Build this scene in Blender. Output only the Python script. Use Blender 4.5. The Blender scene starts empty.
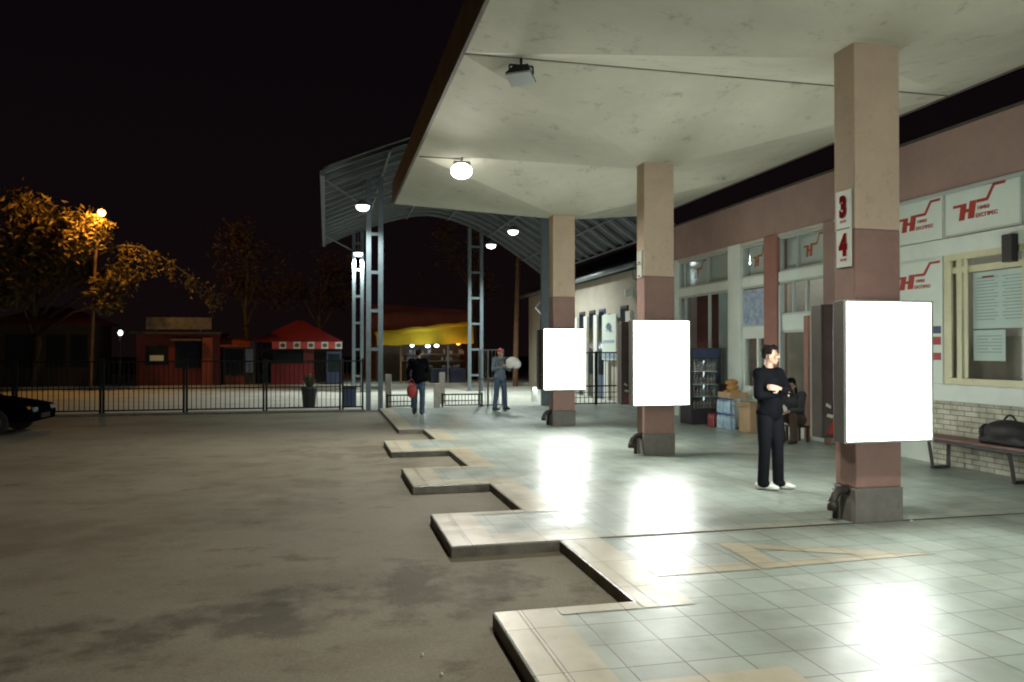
import bpy, bmesh, math, random
from mathutils import Vector, Matrix
R = math.radians
PI = math.pi
scene = bpy.context.scene
COL = scene.collection
rnd = random.Random(7)

# ------------------------------------------------------------------ materials
MATS = {}
def mat(name, col, rough=0.6, spec=0.5, metal=0.0, var=0.0, scale=4.0, dark=None, bump=0.0, bscale=40.0, stain=0.0, sscale=1.5, coat=0.0):
    """Procedural Principled: base colour mixed with a darker tone by fractal noise, extra stains, bump."""
    m = bpy.data.materials.new(name); m.use_nodes = True
    nt = m.node_tree; N = nt.nodes; L = nt.links
    b = N['Principled BSDF']
    b.inputs['Roughness'].default_value = rough
    b.inputs['Metallic'].default_value = metal
    b.inputs['Specular IOR Level'].default_value = spec
    b.inputs['Coat Weight'].default_value = coat
    c = (*col, 1)
    b.inputs['Base Color'].default_value = c
    tc = N.new('ShaderNodeTexCoord')
    out = None
    if var > 0:
        n = N.new('ShaderNodeTexNoise'); n.inputs['Scale'].default_value = scale; n.inputs['Detail'].default_value = 8; n.inputs['Roughness'].default_value = .65
        L.new(tc.outputs['Object'], n.inputs['Vector'])
        r = N.new('ShaderNodeValToRGB')
        r.color_ramp.elements[0].position = .32; r.color_ramp.elements[1].position = .68
        d = dark if dark else tuple(x * (1 - var) for x in col)
        r.color_ramp.elements[0].color = (*d, 1); r.color_ramp.elements[1].color = c
        L.new(n.outputs['Fac'], r.inputs['Fac'])
        out = r.outputs['Color']
    if stain > 0:
        n = N.new('ShaderNodeTexNoise'); n.inputs['Scale'].default_value = sscale; n.inputs['Detail'].default_value = 10; n.inputs['Roughness'].default_value = .75
        L.new(tc.outputs['Object'], n.inputs['Vector'])
        r = N.new('ShaderNodeValToRGB')
        r.color_ramp.elements[0].position = .56; r.color_ramp.elements[1].position = .72
        r.color_ramp.elements[0].color = (0, 0, 0, 1); r.color_ramp.elements[1].color = (stain, stain, stain, 1)
        L.new(n.outputs['Fac'], r.inputs['Fac'])
        mx = N.new('ShaderNodeMixRGB'); mx.blend_type = 'MIX'
        mx.inputs['Color1'].default_value = c
        if out: L.new(out, mx.inputs['Color1'])
        mx.inputs['Color2'].default_value = (col[0] * .25, col[1] * .23, col[2] * .2, 1)
        L.new(r.outputs['Color'], mx.inputs['Fac'])
        out = mx.outputs['Color']
    if out: L.new(out, b.inputs['Base Color'])
    if bump > 0:
        n = N.new('ShaderNodeTexNoise'); n.inputs['Scale'].default_value = bscale; n.inputs['Detail'].default_value = 6
        L.new(tc.outputs['Object'], n.inputs['Vector'])
        bp = N.new('ShaderNodeBump'); bp.inputs['Strength'].default_value = bump; bp.inputs['Distance'].default_value = .01
        L.new(n.outputs['Fac'], bp.inputs['Height']); L.new(bp.outputs['Normal'], b.inputs['Normal'])
    MATS[name] = m
    return m

def emit(name, col, strength):
    m = bpy.data.materials.new(name); m.use_nodes = True
    b = m.node_tree.nodes['Principled BSDF']
    b.inputs['Base Color'].default_value = (*[min(1, c * .8) for c in col], 1)
    b.inputs['Emission Color'].default_value = (*col, 1)
    b.inputs['Emission Strength'].default_value = strength
    MATS[name] = m
    return m

def glass(name, tint=(.9, .95, .95), refl=.12):
    m = bpy.data.materials.new(name); m.use_nodes = True
    nt = m.node_tree; N = nt.nodes; L = nt.links
    N.remove(N['Principled BSDF'])
    t = N.new('ShaderNodeBsdfTransparent'); t.inputs['Color'].default_value = (*tint, 1)
    g = N.new('ShaderNodeBsdfGlossy'); g.inputs['Roughness'].default_value = .05
    n = N.new('ShaderNodeTexNoise'); n.inputs['Scale'].default_value = 1.5
    bp = N.new('ShaderNodeBump'); bp.inputs['Strength'].default_value = .05; L.new(n.outputs['Fac'], bp.inputs['Height']); L.new(bp.outputs['Normal'], g.inputs['Normal'])
    f = N.new('ShaderNodeLayerWeight'); f.inputs['Blend'].default_value = .5
    pw = N.new('ShaderNodeMath'); pw.operation = 'POWER'; pw.inputs[1].default_value = 4; L.new(f.outputs['Facing'], pw.inputs[0])
    ad = N.new('ShaderNodeMath'); ad.operation = 'MULTIPLY_ADD'; ad.use_clamp = True; ad.inputs[1].default_value = .6; ad.inputs[2].default_value = refl
    L.new(pw.outputs[0], ad.inputs[0])
    mx = N.new('ShaderNodeMixShader')
    L.new(ad.outputs[0], mx.inputs['Fac']); L.new(t.outputs[0], mx.inputs[1]); L.new(g.outputs[0], mx.inputs[2])
    L.new(mx.outputs[0], N['Material Output'].inputs['Surface'])
    MATS[name] = m
    return m

def tile_mat(name, c1, c2, mort, w, r0, r1):
    m = bpy.data.materials.new(name); m.use_nodes = True
    nt = m.node_tree; N = nt.nodes; L = nt.links; b = N['Principled BSDF']
    tc = N.new('ShaderNodeTexCoord')
    mp = N.new('ShaderNodeMapping'); mp.inputs['Location'].default_value = (.1, .05, 0); L.new(tc.outputs['Object'], mp.inputs['Vector'])
    br = N.new('ShaderNodeTexBrick'); br.offset = 0; br.squash = 1
    br.inputs['Scale'].default_value = 1; br.inputs['Brick Width'].default_value = w; br.inputs['Row Height'].default_value = w
    br.inputs['Mortar Size'].default_value = .0045; br.inputs['Mortar Smooth'].default_value = .3; br.inputs['Bias'].default_value = 0
    br.inputs['Color1'].default_value = (*c1, 1); br.inputs['Color2'].default_value = (*c2, 1); br.inputs['Mortar'].default_value = (*mort, 1)
    L.new(mp.outputs[0], br.inputs['Vector'])
    n = N.new('ShaderNodeTexNoise'); n.inputs['Scale'].default_value = .9; n.inputs['Detail'].default_value = 6; n.inputs['Roughness'].default_value = .6
    L.new(tc.outputs['Object'], n.inputs['Vector'])
    r = N.new('ShaderNodeValToRGB'); r.color_ramp.elements[0].position = .25; r.color_ramp.elements[1].position = .7
    r.color_ramp.elements[0].color = (.74, .72, .68, 1); r.color_ramp.elements[1].color = (1, 1, 1, 1)
    L.new(n.outputs['Fac'], r.inputs['Fac'])
    mx = N.new('ShaderNodeMixRGB'); mx.blend_type = 'MULTIPLY'; mx.inputs['Fac'].default_value = 1
    L.new(br.outputs['Color'], mx.inputs['Color1']); L.new(r.outputs['Color'], mx.inputs['Color2'])
    L.new(mx.outputs['Color'], b.inputs['Base Color'])
    n2 = N.new('ShaderNodeTexNoise'); n2.inputs['Scale'].default_value = 2.6; n2.inputs['Detail'].default_value = 8
    L.new(tc.outputs['Object'], n2.inputs['Vector'])
    mr = N.new('ShaderNodeMapRange'); mr.inputs['From Min'].default_value = .3; mr.inputs['From Max'].default_value = .7
    mr.inputs['To Min'].default_value = r0; mr.inputs['To Max'].default_value = r1
    L.new(n2.outputs['Fac'], mr.inputs['Value']); L.new(mr.outputs['Result'], b.inputs['Roughness'])
    # trodden grime: elongated darker patches and small specks
    for sc, vec, p0, p1, dk in ((1.6, (1, .5, 1), .25, .62, .74), (6, (1, .7, 1), .26, .5, .86), (26, (1, .9, 1), .22, .36, .8)):
        ng = N.new('ShaderNodeTexNoise'); ng.inputs['Scale'].default_value = sc; ng.inputs['Detail'].default_value = 4; ng.inputs['Roughness'].default_value = .55
        mg = N.new('ShaderNodeMapping'); mg.inputs['Scale'].default_value = vec; L.new(tc.outputs['Object'], mg.inputs['Vector']); L.new(mg.outputs[0], ng.inputs['Vector'])
        rg = N.new('ShaderNodeValToRGB'); rg.color_ramp.elements[0].position = p0; rg.color_ramp.elements[1].position = p1
        rg.color_ramp.elements[0].color = (dk, dk * .97, dk * .92, 1); rg.color_ramp.elements[1].color = (1, 1, 1, 1); L.new(ng.outputs['Fac'], rg.inputs['Fac'])
        mxg = N.new('ShaderNodeMixRGB'); mxg.blend_type = 'MULTIPLY'; mxg.inputs['Fac'].default_value = 1
        L.new(mx.outputs['Color'], mxg.inputs['Color1']); L.new(rg.outputs['Color'], mxg.inputs['Color2']); mx = mxg
    L.new(mx.outputs['Color'], b.inputs['Base Color'])
    n3 = N.new('ShaderNodeTexNoise'); n3.inputs['Scale'].default_value = 9; n3.inputs['Detail'].default_value = 3
    L.new(tc.outputs['Object'], n3.inputs['Vector'])
    bp = N.new('ShaderNodeBump'); bp.inputs['Strength'].default_value = .2; bp.inputs['Distance'].default_value = .01
    L.new(n3.outputs['Fac'], bp.inputs['Height'])
    bp2 = N.new('ShaderNodeBump'); bp2.inputs['Strength'].default_value = .4; bp2.inputs['Distance'].default_value = .004; bp2.invert = True
    L.new(br.outputs['Fac'], bp2.inputs['Height']); L.new(bp.outputs['Normal'], bp2.inputs['Normal']); L.new(bp2.outputs['Normal'], b.inputs['Normal'])
    MATS[name] = m
    return m

def brick_mat(name, c1, c2, mortar, w=.26, h=.075, axis='YZ'):
    m = bpy.data.materials.new(name); m.use_nodes = True
    nt = m.node_tree; N = nt.nodes; L = nt.links; b = N['Principled BSDF']; b.inputs['Roughness'].default_value = .6
    tc = N.new('ShaderNodeTexCoord'); sp = N.new('ShaderNodeSeparateXYZ'); cb = N.new('ShaderNodeCombineXYZ')
    L.new(tc.outputs['Object'], sp.inputs[0]); L.new(sp.outputs[axis[0]], cb.inputs['X']); L.new(sp.outputs[axis[1]], cb.inputs['Y'])
    br = N.new('ShaderNodeTexBrick'); br.inputs['Scale'].default_value = 1
    br.inputs['Brick Width'].default_value = w; br.inputs['Row Height'].default_value = h; br.inputs['Mortar Size'].default_value = .009; br.inputs['Mortar Smooth'].default_value = .4
    br.inputs['Color1'].default_value = (*c1, 1); br.inputs['Color2'].default_value = (*c2, 1); br.inputs['Mortar'].default_value = (*mortar, 1)
    L.new(cb.outputs[0], br.inputs['Vector']); 
    n = N.new('ShaderNodeTexNoise'); n.inputs['Scale'].default_value = 5; n.inputs['Detail'].default_value = 8; L.new(tc.outputs['Object'], n.inputs['Vector'])
    r = N.new('ShaderNodeValToRGB'); r.color_ramp.elements[0].position = .3; r.color_ramp.elements[1].position = .6
    r.color_ramp.elements[0].color = (.6, .58, .52, 1); r.color_ramp.elements[1].color = (1, 1, 1, 1); L.new(n.outputs['Fac'], r.inputs['Fac'])
    mx = N.new('ShaderNodeMixRGB'); mx.blend_type = 'MULTIPLY'; mx.inputs['Fac'].default_value = 1
    L.new(br.outputs['Color'], mx.inputs['Color1']); L.new(r.outputs['Color'], mx.inputs['Color2']); L.new(mx.outputs['Color'], b.inputs['Base Color'])
    bp = N.new('ShaderNodeBump'); bp.invert = True; bp.inputs['Strength'].default_value = .8; bp.inputs['Distance'].default_value = .012
    L.new(br.outputs['Fac'], bp.inputs['Height']); L.new(bp.outputs['Normal'], b.inputs['Normal'])
    MATS[name] = m
    return m

def asphalt_mat():
    m = bpy.data.materials.new('asphalt'); m.use_nodes = True
    nt = m.node_tree; N = nt.nodes; L = nt.links; b = N['Principled BSDF']
    b.inputs['Roughness'].default_value = .8; b.inputs['Specular IOR Level'].default_value = .3
    tc = N.new('ShaderNodeTexCoord')
    def ramp(scale, det, p0, p1, c0, c1, rough=.6, stretch=None):
        n = N.new('ShaderNodeTexNoise'); n.inputs['Scale'].default_value = scale; n.inputs['Detail'].default_value = det; n.inputs['Roughness'].default_value = rough
        if stretch:
            mp = N.new('ShaderNodeMapping'); mp.inputs['Scale'].default_value = stretch
            L.new(tc.outputs['Object'], mp.inputs['Vector']); L.new(mp.outputs[0], n.inputs['Vector'])
        else:
            L.new(tc.outputs['Object'], n.inputs['Vector'])
        r = N.new('ShaderNodeValToRGB'); r.color_ramp.elements[0].position = p0; r.color_ramp.elements[1].position = p1
        r.color_ramp.elements[0].color = (*c0, 1); r.color_ramp.elements[1].color = (*c1, 1)
        L.new(n.outputs['Fac'], r.inputs['Fac'])
        return r.outputs['Color'], n.outputs['Fac']
    a, _ = ramp(.35, 6, .3, .7, (.148, .136, .099), (.188, .172, .127))
    s, _ = ramp(.9, 10, .38, .52, (.8, .785, .75), (1, 1, 1), .68, (.7, 1.0, 1))
    s2, _ = ramp(2.6, 5, .30, .40, (.66, .63, .58), (1, 1, 1), .6, (.8, 1.3, 1))
    g, gf = ramp(70, 4, .3, .7, (.75, .75, .75), (1.15, 1.15, 1.15))
    m1 = N.new('ShaderNodeMixRGB'); m1.blend_type = 'MULTIPLY'; m1.inputs['Fac'].default_value = 1; L.new(a, m1.inputs['Color1']); L.new(s, m1.inputs['Color2'])
    m2 = N.new('ShaderNodeMixRGB'); m2.blend_type = 'MULTIPLY'; m2.inputs['Fac'].default_value = 1; L.new(m1.outputs[0], m2.inputs['Color1']); L.new(g, m2.inputs['Color2'])
    m3 = N.new('ShaderNodeMixRGB'); m3.blend_type = 'MULTIPLY'; m3.inputs['Fac'].default_value = 1; L.new(m2.outputs[0], m3.inputs['Color1']); L.new(s2, m3.inputs['Color2'])
    L.new(m3.outputs[0], b.inputs['Base Color'])
    # oil stains: irregular dark patches gathered at a few spots where buses stand
    last = m3
    for (cx, cy, rx, ry, sc, dk) in ((-.9, 5.5, 2.0, .8, 1.9, .48), (-2.6, 8.6, 3.0, 1.6, 1.2, .78), (.9, 6.0, 1.1, 1.0, 2.4, .55), (-4.5, 13.5, 4.5, 2.2, .8, .8), (-.3, 10.6, 2.2, 1.2, 1.5, .75), (.7, 14, 1.5, 3, 1.2, .65)):
        mo = N.new('ShaderNodeMapping'); mo.vector_type = 'POINT'; mo.inputs['Location'].default_value = (-cx / rx, -cy / ry, 0); mo.inputs['Scale'].default_value = (1 / rx, 1 / ry, 0)
        L.new(tc.outputs['Object'], mo.inputs['Vector'])
        ln = N.new('ShaderNodeVectorMath'); ln.operation = 'LENGTH'; L.new(mo.outputs[0], ln.inputs[0])
        no = N.new('ShaderNodeTexNoise'); no.inputs['Scale'].default_value = sc; no.inputs['Detail'].default_value = 7; no.inputs['Roughness'].default_value = .62
        L.new(tc.outputs['Object'], no.inputs['Vector'])
        su = N.new('ShaderNodeMath'); su.operation = 'MULTIPLY_ADD'; su.inputs[1].default_value = .22; L.new(ln.outputs['Value'], su.inputs[0]); L.new(no.outputs['Fac'], su.inputs[2])
        rr_ = N.new('ShaderNodeValToRGB'); rr_.color_ramp.elements[0].position = .50; rr_.color_ramp.elements[1].position = .66
        rr_.color_ramp.elements[0].color = (dk, dk * .96, dk * .9, 1); rr_.color_ramp.elements[1].color = (1, 1, 1, 1); L.new(su.outputs[0], rr_.inputs['Fac'])
        mo2 = N.new('ShaderNodeMixRGB'); mo2.blend_type = 'MULTIPLY'; mo2.inputs['Fac'].default_value = 1
        L.new(last.outputs[0], mo2.inputs['Color1']); L.new(rr_.outputs['Color'], mo2.inputs['Color2']); last = mo2
    L.new(last.outputs[0], b.inputs['Base Color'])
    bp = N.new('ShaderNodeBump'); bp.inputs['Strength'].default_value = .25; bp.inputs['Distance'].default_value = .006
    L.new(gf, bp.inputs['Height']); L.new(bp.outputs['Normal'], b.inputs['Normal'])
    MATS['asphalt'] = m
    return m

tile_mat('platform_tile', (.275, .34, .312), (.35, .41, .372), (.05, .055, .047), .335, .29, .43)
tile_mat('cream_tile', (.41, .385, .29), (.49, .46, .35), (.09, .085, .07), .67, .28, .42)
tile_mat('worn_tile', (.40, .375, .28), (.47, .445, .34), (.07, .07, .06), .335, .28, .42)
asphalt_mat()
mat('kerb_side', (.19, .18, .15), .8, var=.5, scale=5, bump=.3)
mat('drain_dark', (.05, .05, .045), .7, var=.4)
mat('soffit', (.59, .575, .46), .8, var=.2, scale=.7, stain=.75, sscale=2.6, bump=.15, bscale=14)
mat('fascia', (.16, .13, .11), .85, var=.4, scale=2)
mat('joint_dark', (.09, .075, .06), .9, var=.5, scale=6)
mat('column_beige', (.64, .50, .37), .75, var=.16, scale=3, bump=.2, bscale=25, stain=.4, sscale=5)
mat('column_brown', (.34, .205, .172), .7, var=.22, scale=4, bump=.2, bscale=25, stain=.35, sscale=4)
mat('column_grey', (.21, .20, .18), .75, var=.3, scale=5, bump=.2, stain=.3, sscale=4)
mat('stucco', (.35, .228, .192), .85, var=.22, scale=1.6, bump=.4, bscale=60, stain=.15, sscale=2)
mat('pilaster_brown', (.30, .135, .10), .6, var=.2, scale=4)
mat('white_panel', (.65, .72, .65), .5, var=.14, scale=2.5, stain=.1, sscale=3)
mat('alu_frame', (.46, .50, .47), .4, metal=.2, var=.12, scale=6)
mat('cream_frame', (.60, .58, .38), .45, var=.15, scale=6)
mat('sign_white', (.63, .71, .635), .45, var=.07, scale=3)
mat('sign_red', (.36, .03, .022), .5, var=.15, scale=8)
mat('sign_orange', (.55, .13, .05), .5, var=.2, scale=8)
mat('paper', (.72, .80, .75), .7, var=.06, scale=5)
mat('print_grey', (.38, .46, .46), .7, var=.2, scale=60)
mat('poster_blue', (.10, .19, .36), .5, var=.75, scale=9, dark=(.42, .48, .52))
mat('interior_wall', (.40, .33, .28), .8, var=.25, scale=2)
mat('interior_white', (.66, .68, .63), .8, var=.15, scale=2)
mat('curtain', (.55, .60, .58), .8, var=.25, scale=3)
mat('dark_red', (.16, .05, .05), .6, var=.3, scale=3)
mat('black_plastic', (.02, .02, .022), .45, var=.3, scale=8)
mat('box_shell', (.10, .095, .09), .5, var=.25, scale=4, metal=.3)
mat('poster_dark', (.13, .105, .11), .5, var=.45, scale=3)
mat('box_rim', (.5, .55, .5), .4, metal=.5, var=.15)
mat('pipe_black', (.03, .025, .022), .5, var=.4, scale=10, bump=.3)
mat('steel_blue', (.15, .19, .21), .55, metal=.1, var=.25, scale=5)
mat('steel_grey', (.20, .225, .235), .55, metal=.1, var=.25, scale=5)
mat('roof_sheet', (.075, .085, .09), .6, metal=.2, var=.35, scale=1.0)
mat('fence_dark', (.016, .018, .017), .8, spec=.15, var=.3, scale=6)
mat('fence_grey', (.3, .32, .31), .5, metal=.3, var=.25, scale=6)
mat('street_concrete', (.46, .47, .41), .85, var=.28, scale=.8, stain=.25, sscale=1.0)
mat('far_kerb', (.55, .55, .5), .8, var=.2)
mat('wood_pole', (.30, .17, .09), .85, var=.4, scale=4)
mat('bark', (.13, .095, .065), .9, var=.5, scale=6, bump=.6)
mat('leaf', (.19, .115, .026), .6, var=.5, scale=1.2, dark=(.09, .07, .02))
mat('leaf_brown', (.10, .06, .03), .7, var=.5, scale=1.2)
mat('leaf_green', (.06, .09, .035), .6, var=.4, scale=3)
mat('kiosk_red', (.15, .018, .014), .6, var=.3, scale=2)
mat('kiosk_orange', (.28, .06, .02), .6, var=.25, scale=2)
mat('kiosk_dark', (.06, .05, .045), .6, var=.4, scale=3)
mat('kiosk_brown', (.05, .036, .026), .7, var=.4, scale=3)
mat('kiosk_glass', (.02, .028, .035), .12, spec=.6, var=.3, scale=2)
mat('kiosk_sign', (.2, .17, .12), .6, var=.55, scale=5)
mat('tent_red', (.26, .022, .024), .65, var=.25, scale=2)
mat('valance_white', (.72, .68, .62), .7, var=.1)
mat('valance_red', (.55, .08, .07), .7, var=.1)
mat('emblem_dark', (.12, .13, .11), .7, var=.3, scale=9)
mat('blue_dark', (.04, .06, .13), .5, var=.4, scale=3)
mat('goods', (.2, .2, .22), .6, var=.8, scale=7, dark=(.03, .04, .08))
mat('brick_far', (.24, .07, .05), .85, var=.35, scale=2)
mat('bldg_beige', (.40, .37, .30), .85, var=.2, scale=1.2, stain=.25, sscale=1)
mat('bldg_white', (.60, .61, .56), .8, var=.15, scale=1.5)
mat('bldg_blue', (.07, .11, .19), .5, var=.3)
mat('gutter', (.30, .34, .35), .45, metal=.5, var=.25)
mat('skin', (.37, .23, .16), .5, var=.08, scale=20)
mat('skin_dark', (.40, .25, .17), .5, var=.1, scale=20)
mat('hair_black', (.006, .005, .0045), .7, spec=.12, var=.4, scale=40)
mat('jacket_black', (.0045, .0052, .007), .9, spec=.06, var=.35, scale=9, bump=.5, bscale=14)
mat('trousers_black', (.006, .0065, .009), .85, spec=.1, var=.3, scale=9, bump=.4, bscale=12)
mat('jeans', (.07, .115, .19), .85, var=.35, scale=8, bump=.3, bscale=14)
mat('jacket_blue', (.13, .17, .20), .8, var=.3, scale=7, bump=.4, bscale=14)
mat('jacket_grey', (.045, .05, .052), .8, var=.4, scale=9, bump=.4, bscale=14)
mat('trousers_brown', (.075, .045, .03), .85, var=.3, scale=8)
mat('shoe_white', (.66, .66, .62), .5, var=.15, scale=12)
mat('shoe_dark', (.03, .028, .026), .5, var=.2)
mat('shirt', (.55, .55, .52), .7, var=.1)
mat('number_red', (.26, .010, .014), .9, spec=.03, var=.1)
mat('bag_red', (.40, .035, .035), .55, var=.3, scale=7, bump=.3)
mat('bag_black', (.010, .009, .010), .6, spec=.35, var=.4, scale=7, bump=.4, bscale=18)
mat('bundle_white', (.72, .72, .66), .7, var=.15, scale=9, bump=.6, bscale=8)
mat('bench_wood', (.20, .105, .085), .55, var=.35, scale=7)
mat('bench_steel', (.04, .036, .036), .5, var=.3)
mat('cardboard', (.42, .29, .16), .85, var=.2, scale=4)
mat('bread', (.50, .27, .09), .8, var=.35, scale=10)
mat('bottle_blue', (.16, .32, .46), .25, var=.5, scale=12, dark=(.45, .55, .6))
mat('bottle_red', (.28, .05, .05), .3, var=.4, scale=10)
mat('cap_blue', (.05, .12, .4), .4)
mat('cooler_shell', (.035, .03, .04), .4, var=.3)
mat('can_mix', (.3, .3, .3), .4, var=.8, scale=16, dark=(.1, .03, .03))
mat('car_paint', (.003, .0035, .006), .9, spec=0, var=.2)
mat('tyre', (.015, .015, .015), .8, var=.3)
mat('chrome', (.6, .6, .6), .15, metal=1)
mat('car_glass', (.01, .012, .015), .05, spec=.7)
mat('amber', (.7, .25, .03), .2, spec=.6)
mat('headlamp', (.16, .19, .23), .2, metal=.3)
mat('pot_black', (.02, .02, .02), .6, var=.3)
mat('plastic_red', (.45, .04, .035), .45, var=.15, scale=6)
mat('lens_grey', (.5, .55, .55), .15, spec=.6)
mat('bollard', (.45, .42, .36), .8, var=.3, scale=8)
brick_mat('white_brick', (.60, .59, .475), (.50, .50, .41), (.26, .255, .20))
glass('pane_glass', (.955, .985, .975), .06)
LB = 18.0
emit('lightbox_face', (.965, 1.0, .95), LB)
emit('flood_lit', (1.0, .97, .92), 14)
emit('lamp_lit', (.93, 1.0, 1.0), 8)
emit('sodium', (1.0, .62, .16), 9)
emit('bulb_white', (.85, .95, 1.0), 6)
emit('bulb_warm', (1.0, .42, .08), 3)
emit('cooler_light', (.75, .95, 1.0), 1.2)
emit('added_shop_glow', (.88, 1.0, .95), 55)  # added brightening for the shop interiors
emit('dim_lamp', (1.0, .9, .7), .8)

def cloth(name, col):
    m = bpy.data.materials.new(name); m.use_nodes = True
    nt = m.node_tree; N = nt.nodes; L = nt.links; N.remove(N['Principled BSDF'])
    tc = N.new('ShaderNodeTexCoord'); n = N.new('ShaderNodeTexNoise'); n.inputs['Scale'].default_value = 1.4; n.inputs['Detail'].default_value = 6; L.new(tc.outputs['Object'], n.inputs['Vector'])
    rp = N.new('ShaderNodeValToRGB'); rp.color_ramp.elements[0].position = .3; rp.color_ramp.elements[1].position = .7
    rp.color_ramp.elements[0].color = (*[c * .75 for c in col], 1); rp.color_ramp.elements[1].color = (*col, 1); L.new(n.outputs['Fac'], rp.inputs['Fac'])
    d = N.new('ShaderNodeBsdfDiffuse'); t = N.new('ShaderNodeBsdfTranslucent'); mx = N.new('ShaderNodeMixShader'); mx.inputs['Fac'].default_value = .45
    L.new(rp.outputs['Color'], d.inputs['Color']); L.new(rp.outputs['Color'], t.inputs['Color']); L.new(d.outputs[0], mx.inputs[1]); L.new(t.outputs[0], mx.inputs[2])
    L.new(mx.outputs[0], N['Material Output'].inputs['Surface']); MATS[name] = m
cloth('awning_yellow', (.85, .62, .05))

# ------------------------------------------------------------------ helpers
class MB:
    """collects shapes into one mesh"""
    def __init__(s): s.bm = bmesh.new(); s.mi = 0
    def _mark(s, faces):
        for f in faces: f.material_index = s.mi
    def poly(s, pts):
        vs = [s.bm.verts.new(p) for p in pts]; f = s.bm.faces.new(vs); f.material_index = s.mi; return f
    def box(s, x0, x1, y0, y1, z0, z1, M=None):
        P = [(x, y, z) for z in (z0, z1) for y in (y0, y1) for x in (x0, x1)]
        if M: P = [M @ Vector(p) for p in P]
        v = [s.bm.verts.new(p) for p in P]
        for q in ((0, 2, 3, 1), (4, 5, 7, 6), (0, 1, 5, 4), (2, 6, 7, 3), (0, 4, 6, 2), (1, 3, 7, 5)):
            f = s.bm.faces.new([v[i] for i in q]); f.material_index = s.mi
        return s
    def tube(s, pts, r, n=8, r1=None, cap=True):
        pts = [Vector(p) for p in pts]; rings = []
        m = len(pts)
        for i, p in enumerate(pts):
            d = (pts[min(i + 1, m - 1)] - pts[max(i - 1, 0)]).normalized()
            a = d.cross(Vector((0, 0, 1)))
            if a.length < 1e-3: a = d.cross(Vector((1, 0, 0)))
            a.normalize(); b = a.cross(d)
            rr = r if r1 is None else r + (r1 - r) * i / max(1, m - 1)
            rings.append([s.bm.verts.new(p + (a * math.cos(2 * PI * k / n) + b * math.sin(2 * PI * k / n)) * rr) for k in range(n)])
        for i in range(m - 1):
            for k in range(n):
                f = s.bm.faces.new((rings[i][k], rings[i][(k + 1) % n], rings[i + 1][(k + 1) % n], rings[i + 1][k])); f.material_index = s.mi; f.smooth = True
        if cap:
            s.bm.faces.new(rings[0]).material_index = s.mi; s.bm.faces.new(rings[-1][::-1]).material_index = s.mi
        return s
    def bar(s, p, q, w, h=None):
        """rectangular bar from p to q"""
        h = h or w; p = Vector(p); q = Vector(q); d = (q - p).normalized()
        a = d.cross(Vector((0, 0, 1)))
        if a.length < 1e-3: a = Vector((1, 0, 0))
        a.normalize(); b = a.cross(d)
        v = [s.bm.verts.new(c + a * (w / 2 * i) + b * (h / 2 * j)) for c in (p, q) for i, j in ((-1, -1), (1, -1), (1, 1), (-1, 1))]
        for qd in ((0, 1, 2, 3), (7, 6, 5, 4), (0, 4, 5, 1), (1, 5, 6, 2), (2, 6, 7, 3), (3, 7, 4, 0)):
            s.bm.faces.new([v[i] for i in qd]).material_index = s.mi
        return s
    def ball(s, c, r, sub=2, M=None):
        mtx = Matrix.Translation(c) @ (M.to_4x4() if M else Matrix()) @ Matrix.Diagonal((*((r, r, r) if isinstance(r, (int, float)) else r), 1))
        g = bmesh.ops.create_icosphere(s.bm, subdivisions=sub, radius=1, matrix=mtx)
        for v in g['verts']:
            for f in v.link_faces: f.material_index = s.mi; f.smooth = True
        return s
    def lathe(s, prof, c=(0, 0, 0), n=16):
        rings = [[s.bm.verts.new((c[0] + r * math.cos(2 * PI * k / n), c[1] + r * math.sin(2 * PI * k / n), c[2] + z)) for k in range(n)] for r, z in prof]
        for i in range(len(rings) - 1):
            for k in range(n):
                f = s.bm.faces.new((rings[i][k], rings[i][(k + 1) % n], rings[i + 1][(k + 1) % n], rings[i + 1][k])); f.material_index = s.mi; f.smooth = True
        s.bm.faces.new(rings[0][::-1]).material_index = s.mi; s.bm.faces.new(rings[-1]).material_index = s.mi
        return s
    def prism(s, pts, axis, a0, a1):
        """extrude 2D outline pts along axis ('x','y','z') from a0 to a1"""
        def P(u, v, a): return {'x': (a, u, v), 'y': (u, a, v), 'z': (u, v, a)}[axis]
        A = [s.bm.verts.new(P(u, v, a0)) for u, v in pts]; B = [s.bm.verts.new(P(u, v, a1)) for u, v in pts]
        n = len(pts)
        s.bm.faces.new(A).material_index = s.mi; s.bm.faces.new(B[::-1]).material_index = s.mi
        for i in range(n): s.bm.faces.new((A[i], B[i], B[(i + 1) % n], A[(i + 1) % n])).material_index = s.mi
        return s
    def build(s, name, m, parent=None, bevel=0, loc=None, smooth=False):
        bmesh.ops.recalc_face_normals(s.bm, faces=s.bm.faces)
        me = bpy.data.meshes.new(name); s.bm.to_mesh(me); s.bm.free()
        for x in (m if isinstance(m, (list, tuple)) else [m]): me.materials.append(MATS[x])
        if smooth:
            for p in me.polygons: p.use_smooth = True
        o = bpy.data.objects.new(name, me); COL.objects.link(o)
        if parent: o.parent = parent
        if loc: o.location = loc
        if bevel:
            bv = o.modifiers.new('bevel', 'BEVEL'); bv.width = bevel; bv.segments = 2; bv.limit_method = 'ANGLE'
        return o

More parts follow.
